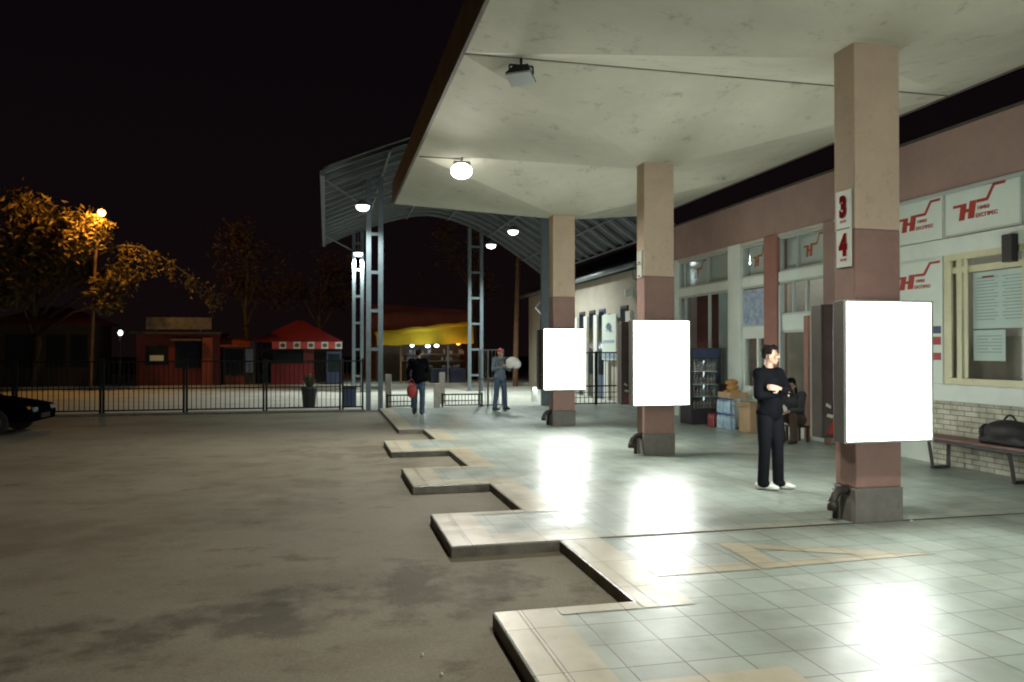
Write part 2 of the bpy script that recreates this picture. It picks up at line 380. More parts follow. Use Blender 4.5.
def tag(o, label=None, cat=None, group=None, kind=None):
    if label: o['label'] = label
    if cat: o['category'] = cat
    if group: o['group'] = group
    if kind: o['kind'] = kind
    return o
def empty(name, loc=(0, 0, 0), rz=0):
    o = bpy.data.objects.new(name, None); COL.objects.link(o); o.location = loc; o.rotation_euler = (0, 0, rz); return o
def copy_tree(o, parent=None):
    c = o.copy(); COL.objects.link(c); c.parent = parent
    for ch in list(o.children): copy_tree(ch, c)
    return c
def light(name, kind, loc, power, col=(1, 1, 1), size=.1, target=None, spot=None):
    d = bpy.data.lights.new(name, kind); d.energy = power; d.color = col
    if kind in ('POINT', 'SPOT'): d.shadow_soft_size = size
    if kind == 'AREA': d.size = size
    if spot: d.spot_size = R(spot); d.spot_blend = .6
    o = bpy.data.objects.new(name, d); COL.objects.link(o); o.location = loc
    if target: o.rotation_euler = (Vector(target) - Vector(loc)).to_track_quat('-Z', 'Y').to_euler()
    return o
def text_mesh(s, name, m, parent, size, loc, facing='-X', bold=0, align='LEFT', sx=1.0):
    cu = bpy.data.curves.new('tmp', 'FONT'); cu.body = s; cu.size = size; cu.extrude = .002; cu.offset = bold; cu.align_x = align
    t = bpy.data.objects.new('tmp', cu); COL.objects.link(t)
    bpy.context.view_layer.update()
    me = bpy.data.meshes.new_from_object(t.evaluated_get(bpy.context.evaluated_depsgraph_get()))
    bpy.data.objects.remove(t); bpy.data.curves.remove(cu)
    M = Matrix(((0, 0, -1, loc[0]), (-1, 0, 0, loc[1]), (0, 1, 0, loc[2]), (0, 0, 0, 1)))
    me.transform(M @ Matrix.Diagonal((sx, 1, 1, 1))); me.materials.clear(); me.materials.append(MATS[m]); me.name = name
    o = bpy.data.objects.new(name, me); COL.objects.link(o); o.parent = parent
    return o

# ------------------------------------------------------------------ ground
ZR = -.095
g = MB(); g.poly([(-120, -60, ZR), (120, -60, ZR), (120, 220, ZR), (-120, 220, ZR)])
tag(g.build('asphalt_road', 'asphalt'), 'worn brown grey asphalt bus apron', kind='structure')
g = MB(); g.poly([(-40, 23.75, ZR + .004), (40, 23.75, ZR + .004), (40, 39.3, ZR + .004), (-40, 39.3, ZR + .004)])
tag(g.build('street_pavement', 'street_concrete'), 'pale concrete street behind the fence', kind='structure')
g = MB(); g.box(-40, 40, 39.2, 39.4, ZR - .1, ZR + .12); g.box(-40, 40, 39.4, 60, ZR - .1, ZR + .11)
tag(g.build('far_kerb', 'street_concrete'), 'pale far kerb in front of the kiosks', kind='structure')

# sawtooth platform
teeth = [(-3.25, -1.6), (.05, 1.7), (3.4, 5.0), (6.73, 8.12), (9.82, 11.35), (13.2, 14.88)]
XT, XRc = 1.05, 2.03
out = [(XT, -8)]
prev = None
out = [(XRc, -8)]
for a, b in teeth:
    out += [(XRc, a), (XT, a), (XT, b), (XRc, b)]
out += [(XRc, 16.88), (1.5, 16.88), (1.5, 23.2)]
out += [(16, 23.2), (16, -8)]
p = MB()
bm = p.bm
top = [bm.verts.new((x, y, 0)) for x, y in out]; bot = [bm.verts.new((x, y, ZR - .1)) for x, y in out]
f = bm.faces.new(top); f.material_index = 0
for i in range(len(out)):
    j = (i + 1) % len(out)
    bm.faces.new((top[i], top[j], bot[j], bot[i])).material_index = 1
tag(p.build('platform', ['platform_tile', 'kerb_side'], bevel=.012), 'glossy tiled platform with sawtooth bus bays', kind='structure')
# cream border tiles
c = MB(); Z = .004
def rect(mb, x0, x1, y0, y1, z): mb.poly([(x0, y0, z), (x1, y0, z), (x1, y1, z), (x0, y1, z)])
E_ = .014
for i, (a, b) in enumerate(teeth):
    rect(c, XT + E_, XT + .16, a + E_, b - E_, Z); rect(c, XT + .166, XT + .42, a + E_, b - E_, Z)
    rect(c, XT + .426, XRc + .38, a + E_, a + .38, Z)
    rect(c, XT + .426, XRc - .003, b - .15, b - E_, Z)
    nb = teeth[i + 1][0] if i + 1 < len(teeth) else 16.88
    rect(c, XRc + E_, XRc + .12, b - .15, nb - .003, Z); rect(c, XRc + .126, XRc + .38, b - .15, nb - .003, Z)
rect(c, 1.5 + E_, 1.86, 16.9, 23.1, Z)
tag(c.build('platform_border', 'cream_tile'), 'cream border tiles laid in the platform', kind='structure')
c = MB()
# arrow like mosaic outline
tri_o = [(3.35, 6.36), (4.95, 5.58), (3.30, 5.50)]; tri_i = [(3.55, 6.08), (4.30, 5.70), (3.52, 5.66)]
for i in range(3):
    j = (i + 1) % 3
    c.poly([(*tri_o[i], Z), (*tri_o[j], Z), (*tri_i[j], Z), (*tri_i[i], Z)])
rect(c, 2.42, 3.28, 5.50, 5.70, Z)
rect(c, 2.42, 4.9, 6.77, 6.83, Z)
tag(c.build('floor_marking', 'worn_tile'), 'worn pale arrow marking in the platform tiles', kind='structure')
c = MB(); rect(c, 2.045, 8.8, 6.715, 6.76, .003)
tag(c.build('platform_drain', 'drain_dark'), 'dark expansion joint across the platform', kind='structure')
c = MB(); c.box(-14, 1.1, 23.22, 23.7, ZR - .05, -.04)
tag(c.build('fence_kerb', 'kerb_side'), 'dark kerb under the fence', kind='structure')

# ------------------------------------------------------------------ concrete canopy
CX0, CX1 = 1.63, 8.62
YC = [1.80 - 5.1, 1.80, 6.90, 12.0, 17.1]
canopy = tag(empty('concrete_canopy', (5.1, 7, 4.7)), 'long beige concrete canopy of folded panels over the platform', 'canopy')
ZE, ZT = 5.33, 4.74
def cpart(mb, name, m, **k):
    o = mb.build(name, m, canopy, **k); o.matrix_parent_inverse = Matrix.Translation((-5.1, -7, -4.7)); return o
G = .03
for yc in YC:
    mb = MB(); bm = mb.bm
    y0, y1 = yc - 2.55 + G, yc + 2.55 - G
    oc = [(CX0, y0), (CX1, y0), (CX1, y1), (CX0, y1)]
    ic = [(4.9, yc - .3), (5.64, yc - .3), (5.64, yc + .3), (4.9, yc + .3)]
    # ridges at mid edges slightly lower than corners gives the soft folds
    O = [bm.verts.new((x, y, ZE)) for x, y in oc]; I = [bm.verts.new((x, y, ZT)) for x, y in ic]
    T = [bm.verts.new((x, y, 5.6)) for x, y in oc]
    for i in range(4):
        j = (i + 1) % 4
        bm.faces.new((O[i], O[j], I[j], I[i])); bm.faces.new((O[i], T[i], T[j], O[j]))
    bm.faces.new(I); bm.faces.new(T)
    cpart(mb, 'soffit_panel', 'soffit')
mb = MB(); ya, yb = YC[0] - 2.55, YC[-1] + 2.55
mb.box(CX0 - .05, CX0 - .002, ya, yb, ZE - .03, 5.85); mb.box(CX1 + .002, CX1 + .05, ya, yb, ZE - .01, 5.85)
mb.box(CX0, CX1, yb + .002, yb + .06, ZE - .01, 5.85)
cpart(mb, 'fascia', 'fascia')
mb = MB(); mb.box(CX0, CX1, ya, yb - .003, 5.602, 5.7)
cpart(mb, 'roof_deck', 'joint_dark')
for yc in YC[:-1]: cpart(MB().box(CX0 + .01, CX1 - .01, yc + 2.55 - G + .001, yc + 2.55 + G - .001, ZE + .012, 5.6), 'joint_filler', 'joint_dark')

for yc in YC[3:4]:
    cpart(MB().tube([(CX0 + .05, yc + 2.62, ZE - .015), (2.45, yc + 2.62, ZE - .02)], .014, 6), 'conduit', 'joint_dark')
# columns with downspout
COLX = {1.80: 5.30, 6.90: 5.325, 12.0: 5.255, 17.1: 5.21}
def column(yc, label):
    r = tag(empty('canopy_column', (COLX[yc], yc, 0)), label, 'column', 'columns under the concrete canopy')
    w, d = .26, .16
    MB().box(-w, w, -d, d, 2.9, 4.85).build('upper_shaft', 'column_beige', r, bevel=.012)
    MB().box(-w, w, -d, d, .34, 2.898).build('lower_shaft', 'column_brown', r, bevel=.012)
    MB().box(-w - .012, w + .012, -d - .012, d + .012, -.02, .338).build('plinth', 'column_grey', r, bevel=.012)
    s = MB(); s.tube([(-w + .02, -.04, .30), (-w - .05, -.04, .315), (-w - .11, -.045, .305), (-w - .16, -.05, .265), (-w - .185, -.055, .20), (-w - .19, -.06, .12)], .043, 14)
    s.tube([(-w - .184, -.055, .205), (-w - .19, -.06, .115)], .054, 14); s.tube([(-w - .002, -.04, .305), (-w - .02, -.04, .308)], .058, 14)
    s.build('downspout', 'pipe_black', r)
    s = MB(); s.tube([(-w - .05, .1, .30), (-w - .055, .09, .0)], .028, 10); s.build('drain_stub', 'pipe_black', r)
    return r
col_labels = ['two tone beige and brown column farthest behind the viewpoint', 'two tone beige and brown column beside the viewpoint',
              'largest nearest canopy column, carrying the red 3 and 4 number plaque', 'middle canopy column between the nearest and the farthest, brown below and beige above', 'farthest canopy column, standing by the blue steel post at the gate']
for yc, lb in zip(YC[1:], col_labels[1:]): column(yc, lb)

# lightboxes
def lightbox(loc, rz, label, poster=False):
    r = tag(empty('lightbox', loc, rz), label, 'light box', 'advertising lightboxes on the columns')
    W, H, D = .98, 1.37, .17
    s = MB(); s.box(-W / 2, W / 2, 0, D, 0, H); s.build('casing', 'box_shell', r, bevel=.01)
    s = MB(); t = .018
    s.box(-W / 2 - .004, W / 2 + .004, -.02, -.002, 0, t); s.box(-W / 2 - .004, W / 2 + .004, -.02, -.002, H - t, H)
    s.box(-W / 2 - .004, -W / 2 + t, -.02, -.002, t + .001, H - t - .001); s.box(W / 2 - t, W / 2 + .004, -.02, -.002, t + .001, H - t - .001)
    s.build('rim', 'box_rim', r)
    if poster:
        o = MB().box(-W / 2 + .03, W / 2 - .03, D + .002, D + .006, .03, H - .03).build('dark_poster', 'poster_dark', r)
        s = MB(); s.prism([(W / 2 - .07, .04), (W / 2 - .24, .04), (W / 2 - .24, .38), (W / 2 - .17, .30)], 'y', D + .007, D + .010); s.build('red_shape', 'plastic_red', o)
        s = MB(); s.prism([(W / 2 - .05, .22), (W / 2 - .12, .20), (W / 2 - .13, .235), (W / 2 - .06, .25)], 'y', D + .007, D + .010); s.build('pale_shape', 'sign_white', o)
        s = MB(); s.prism([(W / 2 - .04, .33), (W / 2 - .10, .30), (W / 2 - .10, .33), (W / 2 - .05, .36)], 'y', D + .007, D + .010); s.build('pale_shape', 'sign_white', o)
    s = MB(); s.box(-W / 2 + t + .002, W / 2 - t - .002, -.012, -.003, t + .002, H - t - .002); s.build('glowing_face', 'lightbox_face', r)
    return r
bl = {6.90: ('glowing white lightbox on the front of the nearest column', 'dark poster panel on the rear of the nearest column, with a red shape low down'),
      12.0: ('glowing white lightbox on the front of the middle column', 'dark poster panel on the rear of the middle column'),
      17.1: ('glowing white lightbox on the front of the farthest column', 'dark poster panel on the rear of the farthest column'),
      1.80: ('', 'lightbox on the rear of the column beside the viewpoint')}
for yc, (fa, ba) in bl.items():
    if fa: lightbox(({6.90: 5.29, 12.0: 5.205, 17.1: 5.165}[yc], yc - .345, .81), 0, fa)
    lightbox(({6.90: 5.41, 12.0: 5.22, 17.1: 5.2, 1.80: 5.3}[yc], yc + .345, .80), PI, ba, yc > 2)
# small white lit brackets beneath the far lightbox
lbs = tag(empty('lightbox_stand', (5.12, 17.62, 0)), 'pale stand legs showing below the farthest glowing lightbox', 'stand')
for xx in (-.42, .38): MB().box(xx - .06, xx + .06, -.03, .03, .5, .80).build('leg', 'sign_white', lbs)
MB().box(-.48, .44, -.03, .03, .802, .84).build('crossbar', 'sign_white', lbs)

# number plaques on the columns' left faces
def plaque(yc, label, z0, z1, digits, y0, y1, X=5.27 - .26):
    r = tag(empty('number_plaque', (X, yc, z0)), label, 'sign', 'platform number plaques on the columns')
    inv = Matrix.Translation((-X, -yc, -z0))
    s = MB(); s.box(X - .022, X - .001, y0, y1, z0, z1); o = s.build('backing', 'sign_white', r, bevel=.004); o.matrix_parent_inverse = inv
    s = MB(); e = .006
    zm = (z0 + z1) / 2
    s.box(X - .026, X - .0225, y0 + .01, y1 - .01, zm - .006, zm + .006)
    o = s.build('divider', 'box_shell', r); o.matrix_parent_inverse = inv
    for i, d in enumerate(digits):
        zz = z0 + (.5 + .14) * (z1 - z0) if i == 0 else z0 + .14 * (z1 - z0)
        sz = (z1 - z0) * .36
        if d:
            t = text_mesh(d, 'number', 'number_red', r, sz, (X - .025, (y0 + y1) / 2, zz + .02), align='CENTER', bold=.018, sx=.78); t.matrix_parent_inverse = inv
        s = MB(); s.box(X - .026, X - .0225, (y0 + y1) / 2 - .045, (y0 + y1) / 2 + .045, zz - .045, zz - .02)
        o = s.build('dash', 'sign_red', r); o.matrix_parent_inverse = inv
plaque(6.9, 'white plaque with red numbers 3 and 4 on the nearest column', 2.53, 3.30, '34', 6.78, 7.0, 5.325 - .26)
plaque(12.0, 'small white plaque with red marks on the middle column', 2.88, 3.32, ['', ''], 11.9, 12.1, 5.255 - .26)

# floodlights on the canopy joints
def flood(loc, lit, label, tgt):
    r = tag(empty('floodlight', loc), label, 'floodlight', 'floodlights under the canopy joints')
    s = MB(); s.bar((-.42, 0, .04), (.1, 0, .04), .05, .03); s.bar((0, 0, .04), (0, 0, -.06), .03); s.bar((-.15, 0, -.07), (.15, 0, -.07), .025)
    s.bar((-.15, 0, -.07), (-.15, -.02, -.17), .02); s.bar((.15, 0, -.07), (.15, -.02, -.17), .02)
    s.build('bracket', 'black_plastic', r)
    q = Vector(tgt).to_track_quat('-Z', 'Y').to_matrix().to_4x4()
    M = Matrix.Translation((0, -.02, -.17)) @ q
    s = MB()
    P0 = [(-.17, -.12, -.07), (.17, -.12, -.07), (.17, .12, -.07), (-.17, .12, -.07)]; P1 = [(-.1, -.07, .08), (.1, -.07, .08), (.1, .07, .08), (-.1, .07, .08)]
    A = [s.bm.verts.new(M @ Vector(p)) for p in P0]; B = [s.bm.verts.new(M @ Vector(p)) for p in P1]
    s.bm.faces.new(A); s.bm.faces.new(B)
    for i in range(4): s.bm.faces.new((A[i], A[(i + 1) % 4], B[(i + 1) % 4], B[i]))
    s.build('housing', 'black_plastic', r, bevel=.008)
    s = MB()
    if lit: s.ball(M @ Vector((0, 0, -.10)), (.2, .2, .15), 3)  # lit lens drawn as a wide ball, its bloom built into the shape
    else: s.box(-.16, .16, -.11, .11, -.10, -.0715, M)
    s.build('lens', 'flood_lit' if lit else 'lens_grey', r)
    return r
flood((2.35, 9.45, 5.31), False, 'unlit black floodlight bracketed to the nearest canopy joint', (-.25, -.35, -1))
flood((2.47, 14.55, 5.31), True, 'brightly lit round floodlight on the far canopy joint', (-.2, -.5, -1))
flood((2.40, 4.35, 5.31), True, 'floodlight on the canopy joint above the viewpoint', (-.3, .3, -1))
light('flood_beam', 'SPOT', (2.43, 14.38, 4.78), 1500, (1, .97, .88), .12, (.5, 11.5, -.15), 150)
light('flood_beam', 'SPOT', (2.40, 4.32, 4.78), 680, (1, .93, .79), .12, (.6, 5.2, -.15), 155)

# ------------------------------------------------------------------ station building
FX = 8.9
st = tag(empty('station_building', (FX, 10, 0)), 'bus station building with brown stucco parapet and shop windows', 'building')
INV = Matrix.Translation((-FX, -10, 0))
def sp(mb, name, m, parent=None, **k):
    o = mb.build(name, m, parent or st, **k)
    if parent is None: o.matrix_parent_inverse = INV
    return o
YE = 19.1
sp(MB().box(FX, FX + .25, -8, YE, 4.05, 4.93), 'parapet', 'stucco')
sp(MB().box(FX - .02, FX + .3, -8, YE + .02, 4.932, 4.97), 'parapet_cap', 'joint_dark')
sp(MB().box(FX + .26, 16, -8, YE - .26, 4.2, 4.6), 'roof', 'joint_dark')
sp(MB().box(FX + .26, 16, YE - .25, YE, -.1, 4.9), 'end_wall', 'stucco')
sp(MB().box(12.6, 12.8, -8, YE - .26, 0, 4.19), 'interior_wall', 'interior_wall')
sp(MB().box(FX + .26, 12.6, -8, YE - .26, 3.98, 4.18), 'ceiling', 'interior_white')
sp(MB().box(FX + .3, 12.6, 9.9, 10.02, 0, 3.97).box(FX + .3, 12.6, 14.4, 14.5, 0, 3.97), 'partition', 'interior_wall')
# brick base, ledge, panels by the ticket window
sp(MB().box(FX + .02, FX + .2, 2, 10.1, 0, .95), 'brick_wall', 'white_brick')
sp(MB().box(FX - .09, FX + .22, 2, 10.08, .952, 1.2), 'ledge', 'white_panel', bevel=.01)
sp(MB().box(FX + .03, FX + .2, 9.9, 12.38, 0, 3.1), 'wall_panel', 'white_panel')
sp(MB().box(FX - .01, FX + .22, 2, 12.38, 3.10, 3.34), 'beam', 'white_panel')
sp(MB().box(FX + .06, FX + .22, 2, 12.38, 3.345, 4.045), 'sign_backing', 'white_panel')
sp(MB().box(FX - .03, FX + .02, 2, 12.38, 4.0, 4.046), 'sign_rail', 'alu_frame')
for yy in (17.4, 13.3, 8.0): sp(MB().box(10.2, 10.3, yy - .5, yy + .5, 3.85, 3.9), 'glow_strip', 'added_shop_glow')  # unseen strips added to brighten the shop and ticket office interiors
# ticket window
def window(y0, y1, z0, z1, fr, fw=.07, X=FX + .05, mull=(), trans=(), pane=True, name='window', extra=None):
    s = MB(); a, b = X - .03, X + .05
    s.box(a, b, y0, y1, z0, z0 + fw); s.box(a, b, y0, y1, z1 - fw, z1)
    s.box(a, b, y0, y0 + fw, z0 + fw, z1 - fw); s.box(a, b, y1 - fw, y1, z0 + fw, z1 - fw)
    for m_ in mull: s.box(a + .006, b - .006, m_ - fw / 2, m_ + fw / 2, z0 + fw, z1 - fw)
    for t_ in trans: s.box(a + .011, b - .011, y0 + fw, y1 - fw, t_ - fw / 2, t_ + fw / 2)
    o = sp(s, name, fr)
    if pane:
        g_ = MB(); g_.box(X + .004, X + .012, y0 + fw * .5, y1 - fw * .5, z0 + fw * .5, z1 - fw * .5); g_.build('pane', 'pane_glass', o)
    return o
tw = window(8.42, 9.86, 1.2, 3.1, 'cream_frame', .09, mull=(9.58,), trans=(2.86,))
sp(MB().box(FX + .0, FX + .018, 9.40, 9.46, 1.3, 3.0).box(FX + .0, FX + .018, 9.70, 9.76, 1.3, 3.0), 'window_rail', 'cream_frame')
window(5.0, 8.25, 1.2, 3.1, 'cream_frame', .09, mull=(6.6,), trans=(2.86,))
sp(MB().box(FX - .02, FX + .1, 8.26, 8.41, 1.2, 3.1), 'post', 'white_panel')
sp(MB().box(FX + .6, FX + .7, 5.0, 9.8, 0, 1.9), 'screen_wall', 'interior_wall')
# paper notices behind the ticket glass
def notice(y0, y1, z0, z1, label, red=False):
    X = FX + .1
    r = tag(MB().box(X, X + .004, y0, y1, z0, z1).build('paper_notice', 'paper'), label, 'notice', 'paper notices in the ticket window')
    s = MB(); n = int((z1 - z0) / .045)
    for i in range(2, n - 1):
        z = z1 - i * .045
        w = (y1 - y0) * (.42 if i % 3 else .36)
        s.box(X - .003, X - .001, y1 - .06 - w, y1 - .06, z, z + .012)
        s.box(X - .003, X - .001, y0 + .05, y0 + .05 + w * .9, z, z + .012)
    s.build('print_lines', 'print_grey', r)
    if red:
        s = MB(); s.box(X - .003, X - .001, y1 - .36, y1 - .16, z1 - .09, z1 - .06); s.build('red_heading', 'sign_red', r)
notice(8.52, 9.40, 2.0, 2.80, 'large pale timetable sheet in the ticket window', True)
notice(8.86, 9.40, 1.55, 1.98, 'smaller pale timetable sheet below the large one')
# loudspeaker box
tag(MB().box(FX - .12, FX - .012, 8.53, 8.70, 2.87, 3.24).build('loudspeaker', 'black_plastic', bevel=.01), 'black loudspeaker box mounted above the ticket window', 'loudspeaker')

# logo signs
def logo_sign(y0, y1, z0, z1, label, frame=True, board='sign_white', ink='sign_red', X=FX + .055, words=True, du=0, name='sign_board', grp='bus company sign boards on the facade'):
    r = tag(empty(name, (X, (y0 + y1) / 2, z0)), label, 'sign', grp)
    inv = Matrix.Translation((-X, -(y0 + y1) / 2, -z0))
    W, H = y1 - y0, z1 - z0
    o = MB().box(X - .03, X, y0, y1, z0, z1).build('board', board, r); o.matrix_parent_inverse = inv
    if frame:
        s = MB(); t = .03
        s.box(X - .045, X - .031, y0, y1, z0, z0 + t); s.box(X - .045, X - .031, y0, y1, z1 - t, z1)
        s.box(X - .045, X - .031, y0, y0 + t, z0 + t, z1 - t); s.box(X - .045, X - .031, y1 - t, y1, z0 + t, z1 - t)
        o = s.build('frame', 'alu_frame', r); o.matrix_parent_inverse = inv
    s = MB()
    def Q(pts):
        s.prism([(y1 - (u + du) * W, z0 + v * H) for u, v in pts], 'x', X - .036, X - .0305)
    def wob(k): return k
    Q([(.137, .60), (.137, .66), (.246, .66), (.240, .60)])
    Q([(.214, .31), (.243, .66), (.318, .66), (.288, .31)])
    Q([(.302, .465), (.308, .535), (.345, .535), (.340, .465)])
    Q([(.333, .32), (.362, .69), (.445, .69), (.415, .32)])
    Q([(.447, .625), (.452, .69), (.57, .69), (.56, .625)])
    Q([(.56, .625), (.572, .69), (.655, .95), (.69, .95), (.60, .655), (.585, .625)])
    Q([(.655, .95), (.665, .955), (.81, .96), (.80, .90), (.675, .90)])
    o = s.build('emblem', ink, r); o.matrix_parent_inverse = inv
    if words:
        for tx, u, v, h, sx in (('НИШ', .462, .475, .10, 1.25), ('ЕКСПРЕС', .435, .315, .11, 1.1)):
            t = text_mesh(tx, 'lettering', ink, r, H * h, (X - .033, y1 - (u + du) * W, z0 + v * H), sx=sx, bold=.002); t.matrix_parent_inverse = inv
    return r
logo_sign(8.50, 9.86, 3.36, 4.03, 'large white sign with red bus company emblem above the ticket window')
logo_sign(9.89, 11.25, 3.36, 4.0, 'white emblem sign half hidden by the nearest column, beside the large one', frame=False, du=.17)
logo_sign(9.87, 11.30, 2.46, 3.06, 'white emblem poster under the two signs beside the column', frame=False, X=FX + .028, du=.17)
tag(MB().box(FX + .045, FX + .055, 7.0, 8.45, 3.36, 4.0).build('blank_sign', 'steel_grey'), 'grey blank board at the end of the sign row', 'sign')
# small posters beneath
r = tag(MB().box(FX + .02, FX + .028, 9.89, 10.45, 1.3, 2.4).build('price_poster', 'sign_white'), 'white poster with red and blue blocks left of the ticket window', 'poster')
s = MB(); s.box(FX + .015, FX + .019, 9.92, 10.35, 1.95, 2.06); s.build('blue_block', 'blue_dark', r)
s = MB(); s.box(FX + .015, FX + .019, 9.92, 10.35, 1.78, 1.9); s.box(FX + .015, FX + .019, 9.92, 10.35, 1.55, 1.66); s.build('red_block', 'sign_red', r)

# pilasters and shop fronts
sp(MB().box(FX - .05, FX + .2, 14.2, 14.68, 0, 4.048), 'pilaster', 'pilaster_brown', bevel=.01)
sp(MB().box(FX - .04, FX + .2, 15.65, 16.2, 0, 4.046), 'pilaster', 'white_panel', bevel=.01)
sp(MB().box(FX - .03, FX + .2, 12.38, 12.7, 0, 4.046), 'pilaster', 'stucco', bevel=.01)
for y0, y1 in ((12.71, 14.19), (14.69, 15.64), (16.21, 18.85)):
    sp(MB().box(FX - .01, FX + .15, y0, y1, 3.08, 3.27), 'beam', 'white_panel')
    sp(MB().box(FX - .02, FX + .1, y0, y1, 3.98, 4.046), 'rail', 'alu_frame')
window(12.71, 14.19, 3.275, 3.975, 'alu_frame', .04, mull=(13.6,))
window(14.69, 15.64, 3.275, 3.975, 'alu_frame', .04)
window(16.21, 18.85, 3.275, 3.975, 'alu_frame', .04, mull=(18.55, 17.3))
sp(MB().box(FX + .2, FX + .22, 12.71, 14.19, 3.275, 3.975).box(FX + .2, FX + .22, 14.69, 15.64, 3.275, 3.975).box(FX + .2, FX + .22, 16.21, 18.85, 3.275, 3.975), 'transom_backing', 'interior_white')
for y0, y1, lb in ((12.75, 13.7, 'orange red emblem sign in the transom left of the nearest column'), (14.75, 15.55, 'orange red emblem sign in the transom between brown and white pilasters'),
                   (17.4, 18.5, 'orange red emblem sign in the transom nearest the middle column')):
    logo_sign(y0, y1, 3.30, 3.95, lb, frame=False, board='interior_white', ink='sign_orange', X=FX + .19, words=False, grp='emblems in the transom windows')
# section Y 12.7-14.2
sp(MB().box(FX, FX + .13, 12.71, 14.19, 2.1, 2.4), 'fascia_board', 'white_panel')
window(12.71, 14.19, 2.402, 3.078, 'alu_frame', .04, mull=(13.3, 13.75))
window(12.71, 14.19, .8, 2.098, 'alu_frame', .05, mull=(13.35,))
sp(MB().box(FX, FX + .13, 12.71, 14.19, 0, .798), 'kick_panel', 'white_panel')
sp(MB().box(FX - .06, FX - .012, 13.12, 13.26, 0, 2.35), 'door_jamb', 'pilaster_brown')
sp(MB().box(FX - .05, FX - .012, 14.08, 14.13, 0, 3.0), 'drain_pipe', 'alu_frame')
# section Y 14.7-15.6 (door)
sp(MB().box(FX, FX + .13, 14.69, 15.64, 2.02, 2.2), 'fascia_board', 'white_panel')
d = window(14.69, 15.64, .85, 2.018, 'white_panel', .07, mull=(15.05,), name='door')
sp(MB().box(FX, FX + .13, 14.69, 15.64, 0, .848), 'kick_panel', 'white_panel')
window(14.69, 15.64, 2.202, 3.078, 'alu_frame', .04)
pr = tag(MB().box(FX + .018, FX + .024, 14.73, 15.60, 2.24, 3.0).build('poster', 'poster_blue'), 'blue poster of bottles above the shop door', 'poster')
# section Y 16.2-18.85
window(16.21, 18.85, .0, 3.078, 'alu_frame', .05, mull=(17.25, 18.5))
sp(MB().box(FX, FX + .2, 18.86, YE, 0, 4.046), 'corner_pier', 'white_panel')
sp(MB().box(FX + .5, FX + .56, 17.3, 18.8, 0, 3.9), 'inner_screen', 'dark_red')
s = MB()
for k in range(14):
    y = 16.32 + k * .065
    s.box(FX + .25 + .03 * (k % 2), FX + .29 + .03 * (k % 2), y, y + .06, .9, 3.05)
sp(s, 'curtain', 'curtain')

# ------------------------------------------------------------------ things by the facade
# bench
bn = tag(empty('bench', (8.6, 8.0, 0)), 'long brown bench on steel legs along the white brick wall', 'bench')
s = MB()
for i in range(3): s.box(-.2 + i * .135, -.075 + i * .135, -3.2, 1.85, .43, .465)
s.build('seat', 'bench_wood', bn, bevel=.006)
MB().box(-.21, .21, -3.2, 1.86, .395, .428).build('seat_frame', 'bench_steel', bn)
for y in (1.62, .25, -1.2):
    s = MB(); s.bar((-.17, y, .40), (-.13, y - .03, .03), .045); s.bar((.17, y, .40), (.13, y - .03, .03), .045); s.bar((-.15, y - .03, .025), (.15, y - .03, .025), .04)
    s.build('leg', 'bench_steel', bn)
# duffel bag
bag = tag(empty('duffel_bag', (8.62, 8.42, .466)), 'black duffel bag lying on the bench', 'bag')
s = MB(); s.ball((0, 0, .16), (.17, .40, .17), 3); s.box(-.15, .15, -.38, .38, .0, .1)
b_ = s.build('body', 'bag_black', bag, bevel=.02, smooth=True)
rm = b_.modifiers.new('r', 'REMESH'); rm.mode = 'VOXEL'; rm.voxel_size = .025; rm.use_smooth_shade = True
s = MB(); s.ball((0, .38, .14), (.11, .07, .11), 2); s.build('end_pocket', 'bag_black', bag)
s = MB(); s.tube([(0, -.1 + .2 * t, .31 + .08 * math.sin(PI * t)) for t in [i / 8 for i in range(9)]], .013, 6); s.build('handle', 'bag_black', bag)
# drinks cooler
ck = tag(empty('drinks_cooler', (8.46, 16.75, 0), R(90)), 'dark glass fronted drinks cooler under the shop window', 'cooler')
s = MB(); s.box(-.28, .3, -.5, -.46, 0, 1.75); s.box(-.28, .3, .46, .5, 0, 1.75); s.box(-.28, .3, -.459, .459, 0, .35); s.box(-.28, .3, -.459, .459, 1.5, 1.75); s.box(.26, .3, -.459, .459, .351, 1.499)
s.build('cabinet', 'cooler_shell', ck); ck.scale = (1, .74, 1)
s = MB(); s.box(-.285, -.281, -.44, .44, 1.53, 1.72); s.build('header', 'blue_dark', ck)
for z in (.62, .9, 1.2): MB().box(-.2, .25, -.455, .455, z, z + .015).build('shelf', 'alu_frame', ck)
proto = None
for z in (.351, .636, .916, 1.216):
    for k in range(8):
        if proto is None:
            s = MB(); s.lathe([(.03, 0), (.033, .02), (.033, .12), (.014, .17), (.014, .2)], n=10); proto = s.build('drink_bottle', 'can_mix'); o = proto
        else:
            o = proto.copy(); COL.objects.link(o)
        o.location = (8.46 + .29 - k * .083, 16.65, z)
        tag(o, 'small drink bottle on a shelf of the dark cooler', 'bottle', 'bottles inside the drinks cooler')
s = MB(); s.box(.24, .255, -.3, -.26, .5, 1.45); s.box(.24, .255, .26, .3, .5, 1.45); s.build('glow_strip', 'cooler_light', ck)
MB().box(-.275, -.268, -.455, .455, .352, 1.498).build('glass_door', 'pane_glass', ck)
